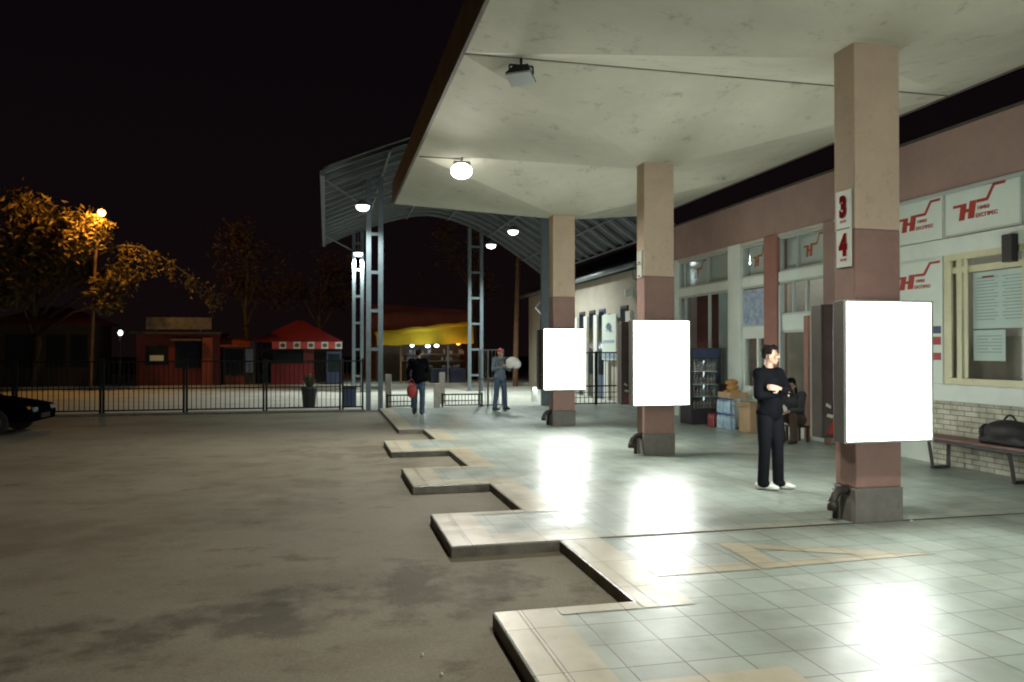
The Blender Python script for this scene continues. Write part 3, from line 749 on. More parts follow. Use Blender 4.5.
# bottle packs
def bottle_pack(x, y, z, label, nx=2, ny=3, m='bottle_blue', h=.32, cap='cap_blue'):
    r = tag(empty('bottle_pack', (x, y, z)), label, 'bottle pack', 'shrink wrapped bottle packs by the shop')
    s = MB(); s2 = MB()
    for i in range(nx):
        for j in range(ny):
            cx, cy = (i - (nx - 1) / 2) * .09, (j - (ny - 1) / 2) * .09
            s.lathe([(.04, 0), (.043, .02), (.043, .09), (.038, .12), (.043, .15), (.043, h * .66), (.03, h * .82), (.015, h * .92)], (cx, cy, 0), 10)
            s2.lathe([(.017, h * .92), (.017, h)], (cx, cy, 0), 8)
    s.build('bottles', m, r); s2.build('caps', cap, r)
for k in range(2):
    for j in range(2):
        bottle_pack(8.40, 15.60 - j * .30, .002 + k * .335, ['blue water pack on the floor, left of two', 'blue water pack on the floor, right of two', 'blue water pack on top, left of two', 'blue water pack on top, right of two'][k * 2 + j])
bottle_pack(8.36, 15.95, .002, 'pack of red drink bottles beside the water packs', m='bottle_red', cap='black_plastic')
tray = tag(empty('bread_tray', (8.5, 15.35, .675)), 'wooden tray of bread on top of the water packs', 'tray')
s = MB(); s.box(-.2, .2, -.26, .26, 0, .02); s.box(-.2, .2, -.26, -.245, .021, .12); s.box(-.2, .2, .245, .26, .021, .12); s.box(-.2, -.185, -.244, .244, .021, .12); s.box(.185, .2, -.244, .244, .021, .12)
s.build('tray_frame', 'cardboard', tray)
for i, (yy, zz) in enumerate(((-.12, .11), (.12, .11), (0, .22), (.03, .33))):
    s = MB(); s.ball((0, 0, 0), (.14, .11, .075), 2); o = s.build('bread_loaf', 'bread', loc=(8.5, 15.35 + yy, .675 + zz)); tag(o, ['round bread loaf in the tray, lower right', 'round bread loaf in the tray, lower left', 'bread loaf resting on the two lower loaves', 'topmost bread loaf of the pile in the tray'][i], 'bread', 'loaves in the bread tray')
cb = tag(empty('cardboard_box', (8.62, 14.72, 0)), 'brown cardboard box on the floor beside the standing man', 'box')
MB().box(-.2, .2, -.22, .22, .002, .62).build('carton', 'cardboard', cb, bevel=.006)
s = MB(); s.box(-.3, -.2, -.22, .22, .60, .607, Matrix.Rotation(R(-12), 4, 'Y') @ Matrix.Translation((.05, 0, .02))); s.box(-.2, .2, -.22, .0, .625, .63, Matrix.Rotation(R(5), 4, 'X')); s.build('flap', 'cardboard', cb)
# scraps of paper
for (xx, yy, zz, sz, lb) in ((5.63, 6.66, .004, .022, 'small white paper scrap at the foot of the nearest column'), (.62, 4.32, ZR, .012, 'small pale paper scrap on the asphalt, nearest of two'), (.55, 4.62, ZR, .012, 'small pale paper scrap on the asphalt, farther of two')):
    s = MB(); vv = [s.bm.verts.new((sz * a, sz * b, zz_)) for a, b, zz_ in ((-1, -.7, .003), (.2, -.9, .016), (1, -.3, .004), (.7, .8, .014), (-.6, .7, .005), (0, 0, .022))]
    for i in range(5): s.bm.faces.new((vv[i], vv[(i + 1) % 5], vv[5]))
    tag(s.build('paper_scrap', 'shoe_white', loc=(xx, yy, zz)), lb, 'litter', 'scraps of litter')

# ------------------------------------------------------------------ steel vault over the gate
va = tag(empty('steel_vault', (4.4, 23, 0)), 'arched grey steel roof on lattice posts over the gate', 'canopy')
VI = Matrix.Translation((-4.4, -23, 0))
def vp(mb, name, m, parent=None, **k):
    o = mb.build(name, m, parent or va, **k)
    if parent is None: o.matrix_parent_inverse = VI
    return o
XcV, Rv, ZcV = 4.4, 6.66, 1.44
VP_ = [(-1.5, 5.5), (-.1, 6.24), (1.34, 6.86), (2.6, 7.33), (4.15, 7.66), (5.4, 7.5), (6.6, 7.05), (8.0, 6.25), (9.6, 5.12), (11, 4.0)]
def vz(x):
    for i in range(1, len(VP_) - 2):
        if x <= VP_[i + 1][0] or i == len(VP_) - 3:
            (xa, a), (xb, b), (xc, c_), (xd, d) = VP_[i - 1:i + 3]
            t = (x - xb) / (xc - xb); h = xc - xb
            m0 = (c_ - a) / (xc - xa) * h; m1 = (d - b) / (xd - xb) * h
            return (2 * t ** 3 - 3 * t ** 2 + 1) * b + (t ** 3 - 2 * t ** 2 + t) * m0 + (-2 * t ** 3 + 3 * t ** 2) * c_ + (t ** 3 - t ** 2) * m1
xs = [-.1 + (9.55 + .1) * i / 48 for i in range(49)]
VY0, VY1 = 20.4, 34.4
s = MB(); bm = s.bm
ys = [VY0 + (VY1 - VY0) * j / 160 for j in range(161)]
grid = [[bm.verts.new((x, y, vz(x) + .07 + .018 * math.sin(j * PI / 2 + .4))) for x in xs] for j, y in enumerate(ys)]
for j in range(160):
    for i in range(48): bm.faces.new((grid[j][i], grid[j][i + 1], grid[j + 1][i + 1], grid[j + 1][i])).smooth = True
o = vp(s, 'roof_sheet', 'roof_sheet'); sd = o.modifiers.new('s', 'SOLIDIFY'); sd.thickness = .01; sd.offset = 1
n = 15
for j in range(n + 1):
    y = VY0 + .06 + (VY1 - VY0 - .12) * j / n
    s = MB()
    for i in range(0, 48, 2): s.bar((xs[i], y, vz(xs[i]) - .02), (xs[i + 2], y, vz(xs[i + 2]) - .02), .07, .10)
    vp(s, 'arch_rib', 'steel_grey')
for x in (-.08, 1.6, 3.4, 5.2, 7.0, 8.6, 9.5): vp(MB().bar((x, VY0, vz(x) - .09), (x, VY1, vz(x) - .09), .05, .05), 'purlin', 'steel_grey')
vp(MB().bar((-.12, VY0, vz(-.1) - .06), (-.12, VY1, vz(-.1) - .06), .10, .14), 'eave_beam', 'steel_grey')
def post(x0, x1, y, z1, m='steel_blue'):
    s = MB(); w = .14
    s.box(x0, x0 + w, y - .07, y + .07, ZR, z1); s.box(x1 - w, x1, y - .07, y + .07, ZR, z1)
    z = .55
    while z < z1 - .2:
        s.box(x0 + w, x1 - w, y - .05, y + .05, z, z + .09); z += 1.13
    s.box(x0 - .08, x1 + .08, y - .14, y + .14, ZR, ZR + .03)
    vp(s, 'post', m)
post(1.13, 1.62, 23.4, vz(1.4) - .08)
post(1.06, 1.54, 34, vz(1.3) - .08)
post(6.05, 6.72, 34, vz(6.4) - .08)
post(6.46, 6.74, 23.4, vz(6.6) - .08)
for y in (23.4, 34): vp(MB().bar((-.1, y - 2.2, 6.22), (1.1, y, 5.92), .035), 'tie_rod', 'steel_grey')

# vault lamps
def vlamp(loc, label, stem=.2, power=1500):
    r = tag(empty('hanging_lamp', loc), label, 'lamp', 'white lamps under the steel vault')
    s = MB(); s.tube([(0, 0, .1), (0, 0, stem)], .012, 8); s.build('stem', 'steel_grey', r)
    s = MB(); s.lathe([(.05, .14), (.11, .1), (.21, .03), (.23, -.03)], n=16); s.build('shade', 'steel_grey', r)
    s = MB(); s.ball((0, 0, -.05), (.19, .19, .13), 2); s.build('bulb', 'lamp_lit', r)  # bulb enlarged so that its shape takes in the glare
    light('lamp_light', 'SPOT', (loc[0], loc[1], loc[2] - .2), power, (.92, 1, .96), .1, (loc[0], loc[1], -1), 150)
vlamp((.98, 22.3, 5.76), 'lit white lamp on the near left lattice post', vz(.98) - 5.76 - .1, 650)
vlamp((1.30, 33.75, 5.83), 'lit white lamp on the far left lattice post', vz(1.3) - 5.83 - .1)
vlamp((6.66, 28, 6.1), 'lit white lamp hanging under the right side of the vault, nearer one', vz(6.66) - 6.1 - .05, 1500)
vlamp((6.46, 31, 5.97), 'lit white lamp hanging under the right side of the vault, farther one', vz(6.46) - 5.97 - .05, 1500)

# ------------------------------------------------------------------ fences and gates
fl = tag(empty('fence', (-5, 23.45, 0)), 'dark steel bar fence along the street left of the gate', 'fence')
FI = Matrix.Translation((5, -23.45, 0))
x = -12.35; k = 0
while x < 1.0:
    x1 = min(x + 2.13, 1.08)
    s = MB(); s.box(x + .05, x1 - .05, 23.43, 23.47, 1.36, 1.40); s.box(x + .05, x1 - .05, 23.43, 23.47, .02, .06); s.box(x + .05, x1 - .05, 23.43, 23.47, .62, .65)
    b_ = x + .16
    while b_ < x1 - .08: s.box(b_ - .009, b_ + .009, 23.441, 23.459, .06, 1.36); b_ += .128
    o = s.build('panel', 'fence_dark', fl); o.matrix_parent_inverse = FI
    for xx in (x + .01, x1 - .07):
        o = MB().box(xx, xx + .055, 23.42, 23.48, -.05, 1.45).build('post', 'fence_dark', fl); o.matrix_parent_inverse = FI
    x += 2.13
fr = tag(empty('fence', (8.2, 23.45, 0)), 'dark steel bar fence between blue post and the far building', 'fence')
FR = Matrix.Translation((-8.2, -23.45, 0))
s = MB()
for z in (.0, .55, 1.6): s.box(6.8, 9.75, 23.43, 23.47, z, z + .04)
b_ = 6.9
while b_ < 9.75: s.box(b_ - .009, b_ + .009, 23.441, 23.459, .04, 1.6); b_ += .14
for z in (.2, .36): s.box(6.82, 9.73, 23.435, 23.465, z, z + .02)
o = s.build('panel', 'fence_dark', fr); o.matrix_parent_inverse = FR
for xx in (6.78, 8.25, 9.72):
    o = MB().box(xx - .03, xx + .03, 23.42, 23.48, ZR, 1.66).build('post', 'fence_dark', fr); o.matrix_parent_inverse = FR
def lowgate(x0, x1, label):
    r = tag(empty('low_gate', (x0, 23.4, ZR)), label, 'gate', 'low barrier gates')
    w = x1 - x0
    s = MB(); s.box(0, w, -.02, .02, .12, .15); s.box(0, w, -.02, .02, .44, .48); s.box(0, w, -.02, .02, .26, .285); s.box(0, .05, -.025, .025, 0, .5); s.box(w - .05, w, -.025, .025, 0, .5)
    s.build('frame', 'fence_dark', r)
    s = MB(); b = .12
    while b < w - .06: s.box(b - .008, b + .008, -.008, .008, .151, .439); b += .1
    s.build('bars', 'fence_dark', r)
lowgate(1.72, 2.5, 'low dark barrier gate between lattice post and the pedestrian with red bag')
lowgate(3.36, 4.62, 'low dark barrier gate right of the pedestrian with red bag')
for (xx, yy, h, lb) in ((1.86, 24.4, 1.05, 'pale concrete bollard beside the near lattice post'), (3.22, 23.4, .8, 'pale concrete bollard right of the pedestrian with red bag'), (3.75, 26.0, 1.05, 'pale concrete bollard in the middle of the gate opening')):
    tag(MB().box(xx - .09, xx + .09, yy - .09, yy + .09, ZR, ZR + h).build('bollard', 'bollard', bevel=.02), lb, 'bollard', 'bollards at the gate')
tg = tag(empty('open_gate', (4.5, 23.4, ZR)), 'tall grey open gate leaf beside the man with white bundle', 'gate')
M = Matrix.Rotation(R(14), 4, 'Z')
s = MB()
for xx in (0, .28, .78): s.box(xx, xx + .05, -.025, .025, .02, 1.82, M)
for z in (.1, .9, 1.78): s.box(.05, .78, -.02, .02, z, z + .04, M)
s.build('frame', 'fence_grey', tg)
s = MB()
for k in range(6): s.box(.09 + k * .115, .105 + k * .115, -.008, .008, .14, 1.78, M)
s.build('bars', 'fence_grey', tg)

# pot plant and bin behind the fence
pp = tag(empty('pot_plant', (-.52, 25.2, ZR + .004)), 'spiky green plant in a black pot behind the fence', 'plant')
s = MB(); s.lathe([(.15, 0), (.19, .05), (.23, .55), (.25, .58), (.25, .63), (.21, .63)], n=14); s.build('pot', 'pot_black', pp)
s = MB()
for k in range(26):
    a = rnd.uniform(0, 2 * PI); r_ = rnd.uniform(.12, .4); h = rnd.uniform(.25, .55)
    c0 = Vector((.05 * math.cos(a), .05 * math.sin(a), .6)); c1 = c0 + Vector((r_ * .5 * math.cos(a), r_ * .5 * math.sin(a), h * .8)); c2 = c0 + Vector((r_ * math.cos(a), r_ * math.sin(a), h * .85))
    t = Vector((-math.sin(a), math.cos(a), 0)) * .025
    A = [s.bm.verts.new(p) for p in (c0 - t, c0 + t, c1 + t, c1 - t)]; s.bm.faces.new(A); B = s.bm.verts.new(c2); s.bm.faces.new((A[3], A[2], B))
s.build('leaves', 'leaf_green', pp)
bi = tag(empty('litter_bin', (.72, 25.2, ZR + .004)), 'dark square litter bin behind the fence by the lattice post', 'bin')
MB().box(-.19, .19, -.17, .17, .03, .6).build('body', 'blue_dark', bi, bevel=.02)
MB().box(-.21, .21, -.19, .19, .602, .68).build('lid', 'black_plastic', bi, bevel=.02)

# ------------------------------------------------------------------ grey building beyond the gate
gb = tag(empty('grey_building', (9.8, 30, ZR)), 'pale grey building with tall dark windows beyond the gate', 'building')
GI = Matrix.Translation((-9.8, -30, -ZR))
def gp(mb, name, m, parent=None, **k):
    o = mb.build(name, m, parent or gb, **k)
    if parent is None: o.matrix_parent_inverse = GI
    return o
gp(MB().box(9.85, 16, 23.6, 38, ZR, 4.35), 'wall', 'bldg_beige')
s = MB(); s.prism([(9.55, 4.40), (9.55, 4.46), (13, 6.2), (16.2, 6.2), (16.2, 4.40)], 'y', 23.3, 38.3); gp(s, 'roof', 'roof_sheet')
s = MB(); s.tube([(9.5, 23.2, 4.42), (9.5, 38.2, 4.36)], .09, 10); gp(s, 'gutter', 'gutter')
s = MB(); s.tube([(9.5, 23.45, 4.36), (9.46, 23.45, 4.15), (9.5, 23.45, 3.98), (9.68, 23.45, 3.9), (9.78, 23.45, 3.75), (9.78, 23.45, 0)], .05, 10)
gp(s, 'downpipe', 'gutter')
for i, y in enumerate((25.0, 27.2, 28.3, 29.5, 30.8, 32.2, 33.8, 35.4)):
    wt = gp(MB().box(9.79, 9.849, y - .3, y + .3, ZR + .05, 3.2), 'window', 'bldg_blue' if i % 3 == 1 else 'kiosk_dark')
    MB().box(9.775, 9.789, y - .25, y + .25, ZR + .9, 3.1).build('pane', 'kiosk_glass', wt)
for y in (24.5, 26.6, 27.75, 28.9, 30.15, 31.5): gp(MB().box(9.74, 9.849, y - .2, y + .2, ZR, 3.0), 'pier', 'bldg_white')
gs = tag(empty('sign_board', (9.7, 26.1, 1.5)), 'white board with blue emblem on the grey building', 'sign')
GS = Matrix.Translation((-9.7, -26.1, -1.5))
o = MB().box(9.69, 9.735, 25.45, 26.85, 1.35, 2.95).build('board', 'sign_white', gs); o.matrix_parent_inverse = GS
s = MB()
for a in range(7):
    t = R(20 + a * 24); s.bar((9.685, 26.15 + .12 * math.cos(t), 2.3 + .12 * math.sin(t)), (9.685, 26.15 + .36 * math.cos(t), 2.3 + .36 * math.sin(t)), .07, .008)
s.box(9.682, 9.688, 25.6, 26.7, 1.95, 2.05); s.box(9.682, 9.688, 25.5, 26.8, 1.4, 1.62)
o = s.build('emblem', 'poster_blue', gs); o.matrix_parent_inverse = GS
tag(MB().box(9.55, 9.8, 24.2, 24.35, 3.45, 3.7).build('wall_lamp', 'sign_white', bevel=.03), 'small white lamp housing on the grey building wall', 'lamp')
# hedge of curved pipe on left end: swan neck gutter
s = MB(); s.tube([(10.1, 33.8, 3.9), (9.2, 33.6, 3.8), (9.0, 33.5, 3.55), (9.2, 33.5, 3.3), (9.75, 33.5, 3.25)], .06, 8); gp(s, 'swan_neck_pipe', 'gutter')

# ------------------------------------------------------------------ kiosks across the street
ZK = ZR + .11
def kiosk_shell(name, label, x0, x1, y0, y1, h, m):
    r = tag(empty(name, ((x0 + x1) / 2, y0, ZK)), label, 'kiosk')
    return r, Matrix.Translation((-(x0 + x1) / 2, -y0, -ZK))
def kp(r, inv, mb, name, m, **k):
    o = mb.build(name, m, r, **k); o.matrix_parent_inverse = inv; return o
# 1 dark kiosk with hipped roof
r, I = kiosk_shell('kiosk', 'dark kiosk with hipped roof under the lamp and the big tree', -14.6, -10.5, 40, 43, 3, None)
kp(r, I, MB().box(-14.6, -10.5, 40, 43, ZK, 2.9), 'wall', 'kiosk_brown')
s = MB(); A = [s.bm.verts.new(p) for p in ((-15.0, 39.4, 2.9), (-10.1, 39.4, 2.9), (-10.1, 43.6, 2.9), (-15.0, 43.6, 2.9))]; B = [s.bm.verts.new(p) for p in ((-13, 41.2, 3.75), (-11.9, 41.2, 3.75))]
s.bm.faces.new(A); s.bm.faces.new((A[0], A[1], B[1], B[0])); s.bm.faces.new((A[1], A[2], B[1])); s.bm.faces.new((A[2], A[3], B[0], B[1])); s.bm.faces.new((A[3], A[0], B[0]))
kp(r, I, s, 'roof', 'kiosk_orange')
for a, b in ((-14.2, -12.9), (-12.5, -11.7), (-11.5, -10.8)): kp(r, I, MB().box(a, b, 39.97, 39.999, .9, 2.4), 'window', 'kiosk_glass')
# 2 red kiosk with sign board
r, I = kiosk_shell('kiosk', 'red kiosk with pale rooftop sign board and orange corner pillar', -8.7, -5.0, 40, 43, 2.5, None)
kp(r, I, MB().box(-8.7, -5.0, 40, 43, ZK, 2.45), 'wall', 'kiosk_red')
kp(r, I, MB().box(-8.9, -4.9, 39.7, 43.1, 2.452, 2.56), 'roof', 'kiosk_dark')
kp(r, I, MB().box(-8.25, -5.35, 39.8, 39.9, 2.68, 3.25).box(-7.9, -7.8, 39.9, 40, 2.56, 3.1).box(-5.9, -5.8, 39.9, 40, 2.56, 3.1), 'sign_board', 'kiosk_sign')
kp(r, I, MB().box(-5.75, -5.3, 39.75, 39.998, ZK, 2.3), 'pillar', 'kiosk_orange')
kp(r, I, MB().box(-7.0, -5.8, 39.97, 39.999, .85, 2.1), 'window', 'kiosk_glass')
kp(r, I, MB().box(-8.3, -7.3, 39.97, 39.999, 1.0, 1.9), 'window', 'kiosk_glass')
kp(r, I, MB().box(-7.1, -5.75, 39.4, 39.968, 2.15, 2.22), 'awning', 'kiosk_sign')
kp(r, I, MB().box(-8.1, -7.5, 39.93, 39.968, 1.15, 1.45), 'poster', 'sign_white')
# 3 dark kiosk with orange awning
r, I = kiosk_shell('kiosk', 'small dark kiosk with orange awning between the red kiosk and red tent', -4.9, -3.4, 40.5, 43, 2.3, None)
kp(r, I, MB().box(-4.9, -3.4, 40.5, 43, ZK, 2.2), 'wall', 'kiosk_dark')
s = MB(); s.prism([(39.8, 1.85), (39.8, 1.9), (40.5, 2.25), (40.5, 2.2)], 'x', -4.95, -3.6); kp(r, I, s, 'awning', 'kiosk_orange')
kp(r, I, MB().box(-4.8, -3.95, 40.46, 40.499, .5, 1.75), 'window', 'kiosk_glass')
kp(r, I, MB().box(-3.85, -3.45, 40.45, 40.499, .6, 1.75), 'poster', 'poster_blue')
kp(r, I, MB().box(-4.85, -3.9, 40.44, 40.499, 0, .42), 'counter', 'kiosk_orange')
# 4 red tent
r, I = kiosk_shell('market_tent', 'red peaked tent stall with white and red valance', -3.3, .75, 39.6, 43, 3, None)
s = MB(); A = [s.bm.verts.new(p) for p in ((-3.5, 39.5, 2.12), (.8, 39.5, 2.12), (.8, 43.4, 2.12), (-3.5, 43.4, 2.12))]; Bq = [s.bm.verts.new(p) for p in ((-1.5, 41.3, 3.2), (-1.15, 41.3, 3.2), (-1.15, 41.6, 3.2), (-1.5, 41.6, 3.2))]
for i in range(4): s.bm.faces.new((A[i], A[(i + 1) % 4], Bq[(i + 1) % 4], Bq[i]))
s.bm.faces.new(Bq); o = kp(r, I, s, 'roof', 'tent_red'); o.modifiers.new('s', 'SOLIDIFY').thickness = .02
for i in range(5):
    x0 = -2.55 + i * .66
    kp(r, I, MB().box(x0, x0 + .33, 39.45, 39.47, 1.76, 2.1), 'valance', 'valance_red')
    o = kp(r, I, MB().box(x0 + .331, x0 + .659, 39.45, 39.47, 1.76, 2.1), 'valance', 'valance_white')
    s = MB(); s.ball((x0 + .495, 39.445, 1.93), (.12, .008, .1), 2); kp(r, I, s, 'emblem', 'emblem_dark')
for xx in (-3.4, .7):
    for yy in (39.6, 43.2): kp(r, I, MB().box(xx - .03, xx + .03, yy - .03, yy + .03, ZK, 2.13), 'pole', 'kiosk_dark')
kp(r, I, MB().box(-3.3, .65, 42.9, 43.0, ZK, 2.1), 'back_wall', 'kiosk_dark')
kp(r, I, MB().box(-2.6, -.6, 39.8, 40.4, ZK, 1.05), 'counter', 'tent_red')
kp(r, I, MB().box(-2.5, -1.2, 39.85, 39.9, 1.06, 1.6), 'window', 'kiosk_glass')
kp(r, I, MB().box(-1.1, -.6, 39.78, 39.85, 1.06, 1.75), 'side_panel', 'kiosk_red')
bx = tag(empty('ice_cream_freezer', (.35, 39.75, ZK)), 'dark blue freezer cabinet at the right of the red tent', 'freezer')
MB().box(-.35, .35, -.25, .3, .05, 1.6).build('cabinet', 'blue_dark', bx, bevel=.03)
MB().box(-.28, .28, -.258, -.252, .6, 1.5).build('door_glass', 'kiosk_glass', bx)
# 5 yellow awning stall
r, I = kiosk_shell('market_stall', 'market stall under a long yellow awning with hanging bulbs', 2.5, 7.4, 39.8, 43, 3, None)
s = MB(); bm = s.bm; nx = 24
def awz(t, v):
    return (2.50 + .62 * t ** .8) * (1 - v) + (1.97 + .12 * t + .05 * math.sin(t * 21)) * v if v > .5 else 2.55 + .62 * t ** .8
rows = []
for j, (yy, dz) in enumerate(((43.2, .25), (41.6, .22), (40.2, .02), (39.5, -.12), (39.42, -.5))):
    row = []
    for i in range(nx + 1):
        t = i / nx; zb = 2.38 + .62 * t ** .85 + .03 * math.sin(t * 19) - (.10 * (1 - t) if j == 4 else 0)
        if j == 4: zb = 2.42 + .02 * math.sin(t * 25) + .12 * t
        row.append(bm.verts.new((2.45 + 4.85 * t, yy, zb + dz)))
    rows.append(row)
for j in range(4):
    for i in range(nx): bm.faces.new((rows[j][i], rows[j][i + 1], rows[j + 1][i + 1], rows[j + 1][i])).smooth = True
o = kp(r, I, s, 'awning', 'awning_yellow')
for xx in (2.7, 3.65, 6.05, 7.2): kp(r, I, MB().box(xx - .04, xx + .04, 39.75, 39.83, ZK, 2.35), 'pole', 'wood_pole' if xx < 5 else 'steel_grey')
kp(r, I, MB().box(2.6, 7.2, 42.8, 42.9, ZK, 2.4), 'back_wall', 'kiosk_dark')
for xx in (4.5, 5.6, 6.6): kp(r, I, MB().box(xx - .4, xx + .4, 40.0, 40.7, ZK, .75), 'counter', 'blue_dark')
for k in range(36):
    x_ = rnd.uniform(3.8, 7.1); z_ = rnd.choice((.78, 1.15, 1.5)); w_ = rnd.uniform(.08, .2); h_ = rnd.uniform(.08, .26); y_ = 40.2 if z_ < 1 else 41.2
    s = MB(); s.box(-w_ / 2, w_ / 2, rnd.uniform(0, .1), .25, 0, h_)
    tag(s.build('packet', 'goods', loc=(x_, y_, z_), bevel=.008), 'small packet on show in the stall under the yellow awning', 'packet', 'packets on show in the market stall')
kp(r, I, MB().box(3.8, 7.1, 41.1, 41.5, 1.1, 1.148).box(3.8, 7.1, 41.1, 41.5, 1.45, 1.498), 'shelf', 'kiosk_dark')
for xx, zz, yy in ((4.25, 1.93, 40.1), (5.05, 1.9, 40.1), (5.5, 1.92, 40.1)):
    kp(r, I, MB().ball((xx, yy, zz), (.1 if xx < 4.5 else .13, .08, .08), 2), 'bulb', 'bulb_white')
kp(r, I, MB().ball((6.62, 40.0, 2.15), (.16, .1, .2), 2), 'warm_bulb', 'bulb_warm')
light('stall_light', 'POINT', (4.9, 40.3, 1.9), 32, (.8, .95, 1), .1)
light('stall_warm_light', 'POINT', (6.6, 40.1, 1.95), 25, (1, .5, .12), .1)
# wall building behind the awning
wb = tag(empty('brick_building', (5.4, 47, ZR)), 'dark red brick building behind the yellow awning', 'building')
WI = Matrix.Translation((-5.4, -47, -ZR))
o = MB().box(2.2, 8.2, 46, 50, ZR, 3.9).build('wall', 'brick_far', wb); o.matrix_parent_inverse = WI
s = MB(); s.prism([(1.9, 3.9), (8.5, 3.9), (8.3, 4.05), (2.1, 4.4)], 'y', 45.7, 50.3); o = s.build('roof', 'kiosk_red', wb); o.matrix_parent_inverse = WI
# wooden pole
wp = tag(empty('wooden_pole', (9.05, 37.6, ZR)), 'bare wooden utility pole lit orange beyond the gate', 'pole')
s = MB(); s.tube([(0, 0, 0), (.06, 0, 3.2), (.16, .0, 6.35)], .13, 10, r1=.10); s.build('shaft', 'wood_pole', wp)
MB().box(.02, .3, -.03, .03, 6.0, 6.06).build('crossarm', 'wood_pole', wp)
light('sodium_light', 'POINT', (7.6, 36.8, 7.0), 0.1, (1, .45, .1), .15)
# lamp on kiosks
ll = tag(empty('wall_lantern', (-9.3, 39.6, ZK)), 'small bright white lantern on a thin post left of the red kiosk', 'lamp')
s = MB(); s.tube([(0, 0, 0), (0, 0, 2.4)], .03, 8); s.build('post', 'kiosk_dark', ll)
s = MB(); s.ball((0, 0, 2.48), (.1, .08, .13), 2); s.build('globe', 'bulb_white', ll)

# ------------------------------------------------------------------ sodium street lamp and trees
sl = tag(empty('street_lamp', (-10.15, 38.1, ZR)), 'orange sodium street lamp on a pole in the big tree', 'street lamp')
s = MB(); s.tube([(0, 0, 0), (.1, 0, 4), (.25, 0, 7.6), (.35, -.1, 7.95), (.5, -.25, 8.02)], .075, 10, r1=.045); s.build('pole', 'wood_pole', sl)
s = MB(); s.lathe([(.05, .1), (.14, .06), (.17, .0)], (.47, -.25, 7.93), 12); s.build('shade', 'steel_grey', sl)
s = MB(); s.ball((.47, -.25, 7.86), (.17, .17, .17), 2); s.build('bulb', 'sodium', sl)
light('sodium_light', 'POINT', (-9.6, 37.2, 7.75), 800, (1, .46, .07), .2)

def leaf(bm, p, size, rr):
    a = Vector((rr.uniform(-1, 1), rr.uniform(-1, 1), rr.uniform(-1, .6))).normalized()
    b = a.cross(Vector((rr.uniform(-1, 1), rr.uniform(-1, 1), rr.uniform(-1, 1)))).normalized()
    l = size * rr.uniform(.6, 1.3); w = l * .38
    n = a.cross(b) * (l * .12)
    v = [bm.verts.new(q) for q in (p - a * l * .5, p + b * w * .5 + n, p + a * l * .5, p - b * w * .5 + n)]
    bm.faces.new(v)
def limb_path(p, d, L_, rr, droop=0, n=7):
    pts = [Vector(p)]; d = Vector(d).normalized()
    for i in range(n):
        d = (d + Vector((rr.uniform(-.18, .18), rr.uniform(-.18, .18), rr.uniform(-.1, .15) - droop)) * .6).normalized()
        pts.append(pts[-1] + d * L_ / n)
    return pts
def tree(name, label, base, h, clumps, nleaf, size, lm, seed, extra=None, trunk_r=.2, grp='trees across the street'):
    rr = random.Random(seed)
    r = tag(empty(name, base), label, 'tree', grp)
    B = Vector(base)
    s = MB(); s.tube([(0, 0, 0), (.1, 0, h * .25), (.0, .1, h * .5), (.15, 0, h * .8)], trunk_r, 9, r1=trunk_r * .4); s.build('trunk', 'bark', r)
    s = MB(); lf = MB()
    tops = []
    for (cx, cy, cz, rad) in clumps:
        c = Vector((cx, cy, cz))
        st_ = Vector((rr.uniform(-.1, .1), rr.uniform(-.1, .1), min(cz * .6, h * .7)))
        mid = (st_ + c) / 2 + Vector((rr.uniform(-.3, .3), rr.uniform(-.3, .3), .3))
        s.tube([st_, mid, c], trunk_r * .35, 6, r1=.03)
        for k in range(5):
            pts = limb_path(c, (rr.uniform(-1, 1), rr.uniform(-1, 1), rr.uniform(-.3, 1)), rad * 1.1, rr, .1)
            s.tube(pts, .025, 5, r1=.008); tops.append((pts, rad))
    for k in range(nleaf):
        pts, rad = rr.choice(tops)
        p = rr.choice(pts) + Vector((rr.gauss(0, 1), rr.gauss(0, 1), rr.gauss(0, 1))) * rad * .30
        leaf(lf.bm, p, size, rr)
    if extra: extra(s, lf, rr)
    s.build('limbs', 'bark', r); lf.build('crown', lm, r)
    return r
def big_extra(s, lf, rr):
    # long arching branch reaching right over the street with hanging leaves (local to base -13,40)
    pts = [Vector((3.2, -.9, 6.35)), Vector((3.9, -.9, 6.6)), Vector((4.6, -.9, 6.55)), Vector((5.6, -1, 6.1)), Vector((6.6, -1, 5.4)), Vector((7.5, -1, 4.75)), Vector((8.2, -1, 4.2))]
    s.tube(pts, .06, 6, r1=.015)
    s.tube([Vector((.6, -.4, 4.2)), Vector((2, -.8, 5.6)), pts[0]], .09, 6, r1=.06)
    for k in range(420):
        a = rr.uniform(0, 2 * PI); d = rr.uniform(.3, 1.5)
        p = Vector((3.35, -2.15, 7.75)) + Vector((-abs(math.cos(a)) * d * 1.15 + .2, rr.uniform(-.2, .9), -abs(math.sin(a)) * d * 1.1 + .1)); leaf(lf.bm, p, .30, rr)
    s.tube([Vector((1.6, -.9, 6.4)), Vector((2.5, -1.7, 7.0)), Vector((3.2, -2.0, 7.4))], .04, 6, r1=.015)
    for k in range(26):
        i = rr.randrange(1, len(pts) - 1); p = pts[i].lerp(pts[i + 1], rr.random())
        q = limb_path(p, (rr.uniform(-.3, .5), rr.uniform(-.5, .3), -1), rr.uniform(.4, 1.2), rr, .25)
        s.tube(q, .012, 4, r1=.005)
        for m_ in range(22): leaf(lf.bm, rr.choice(q) + Vector((rr.gauss(0, .12), rr.gauss(0, .12), rr.gauss(0, .12))), .24, rr)
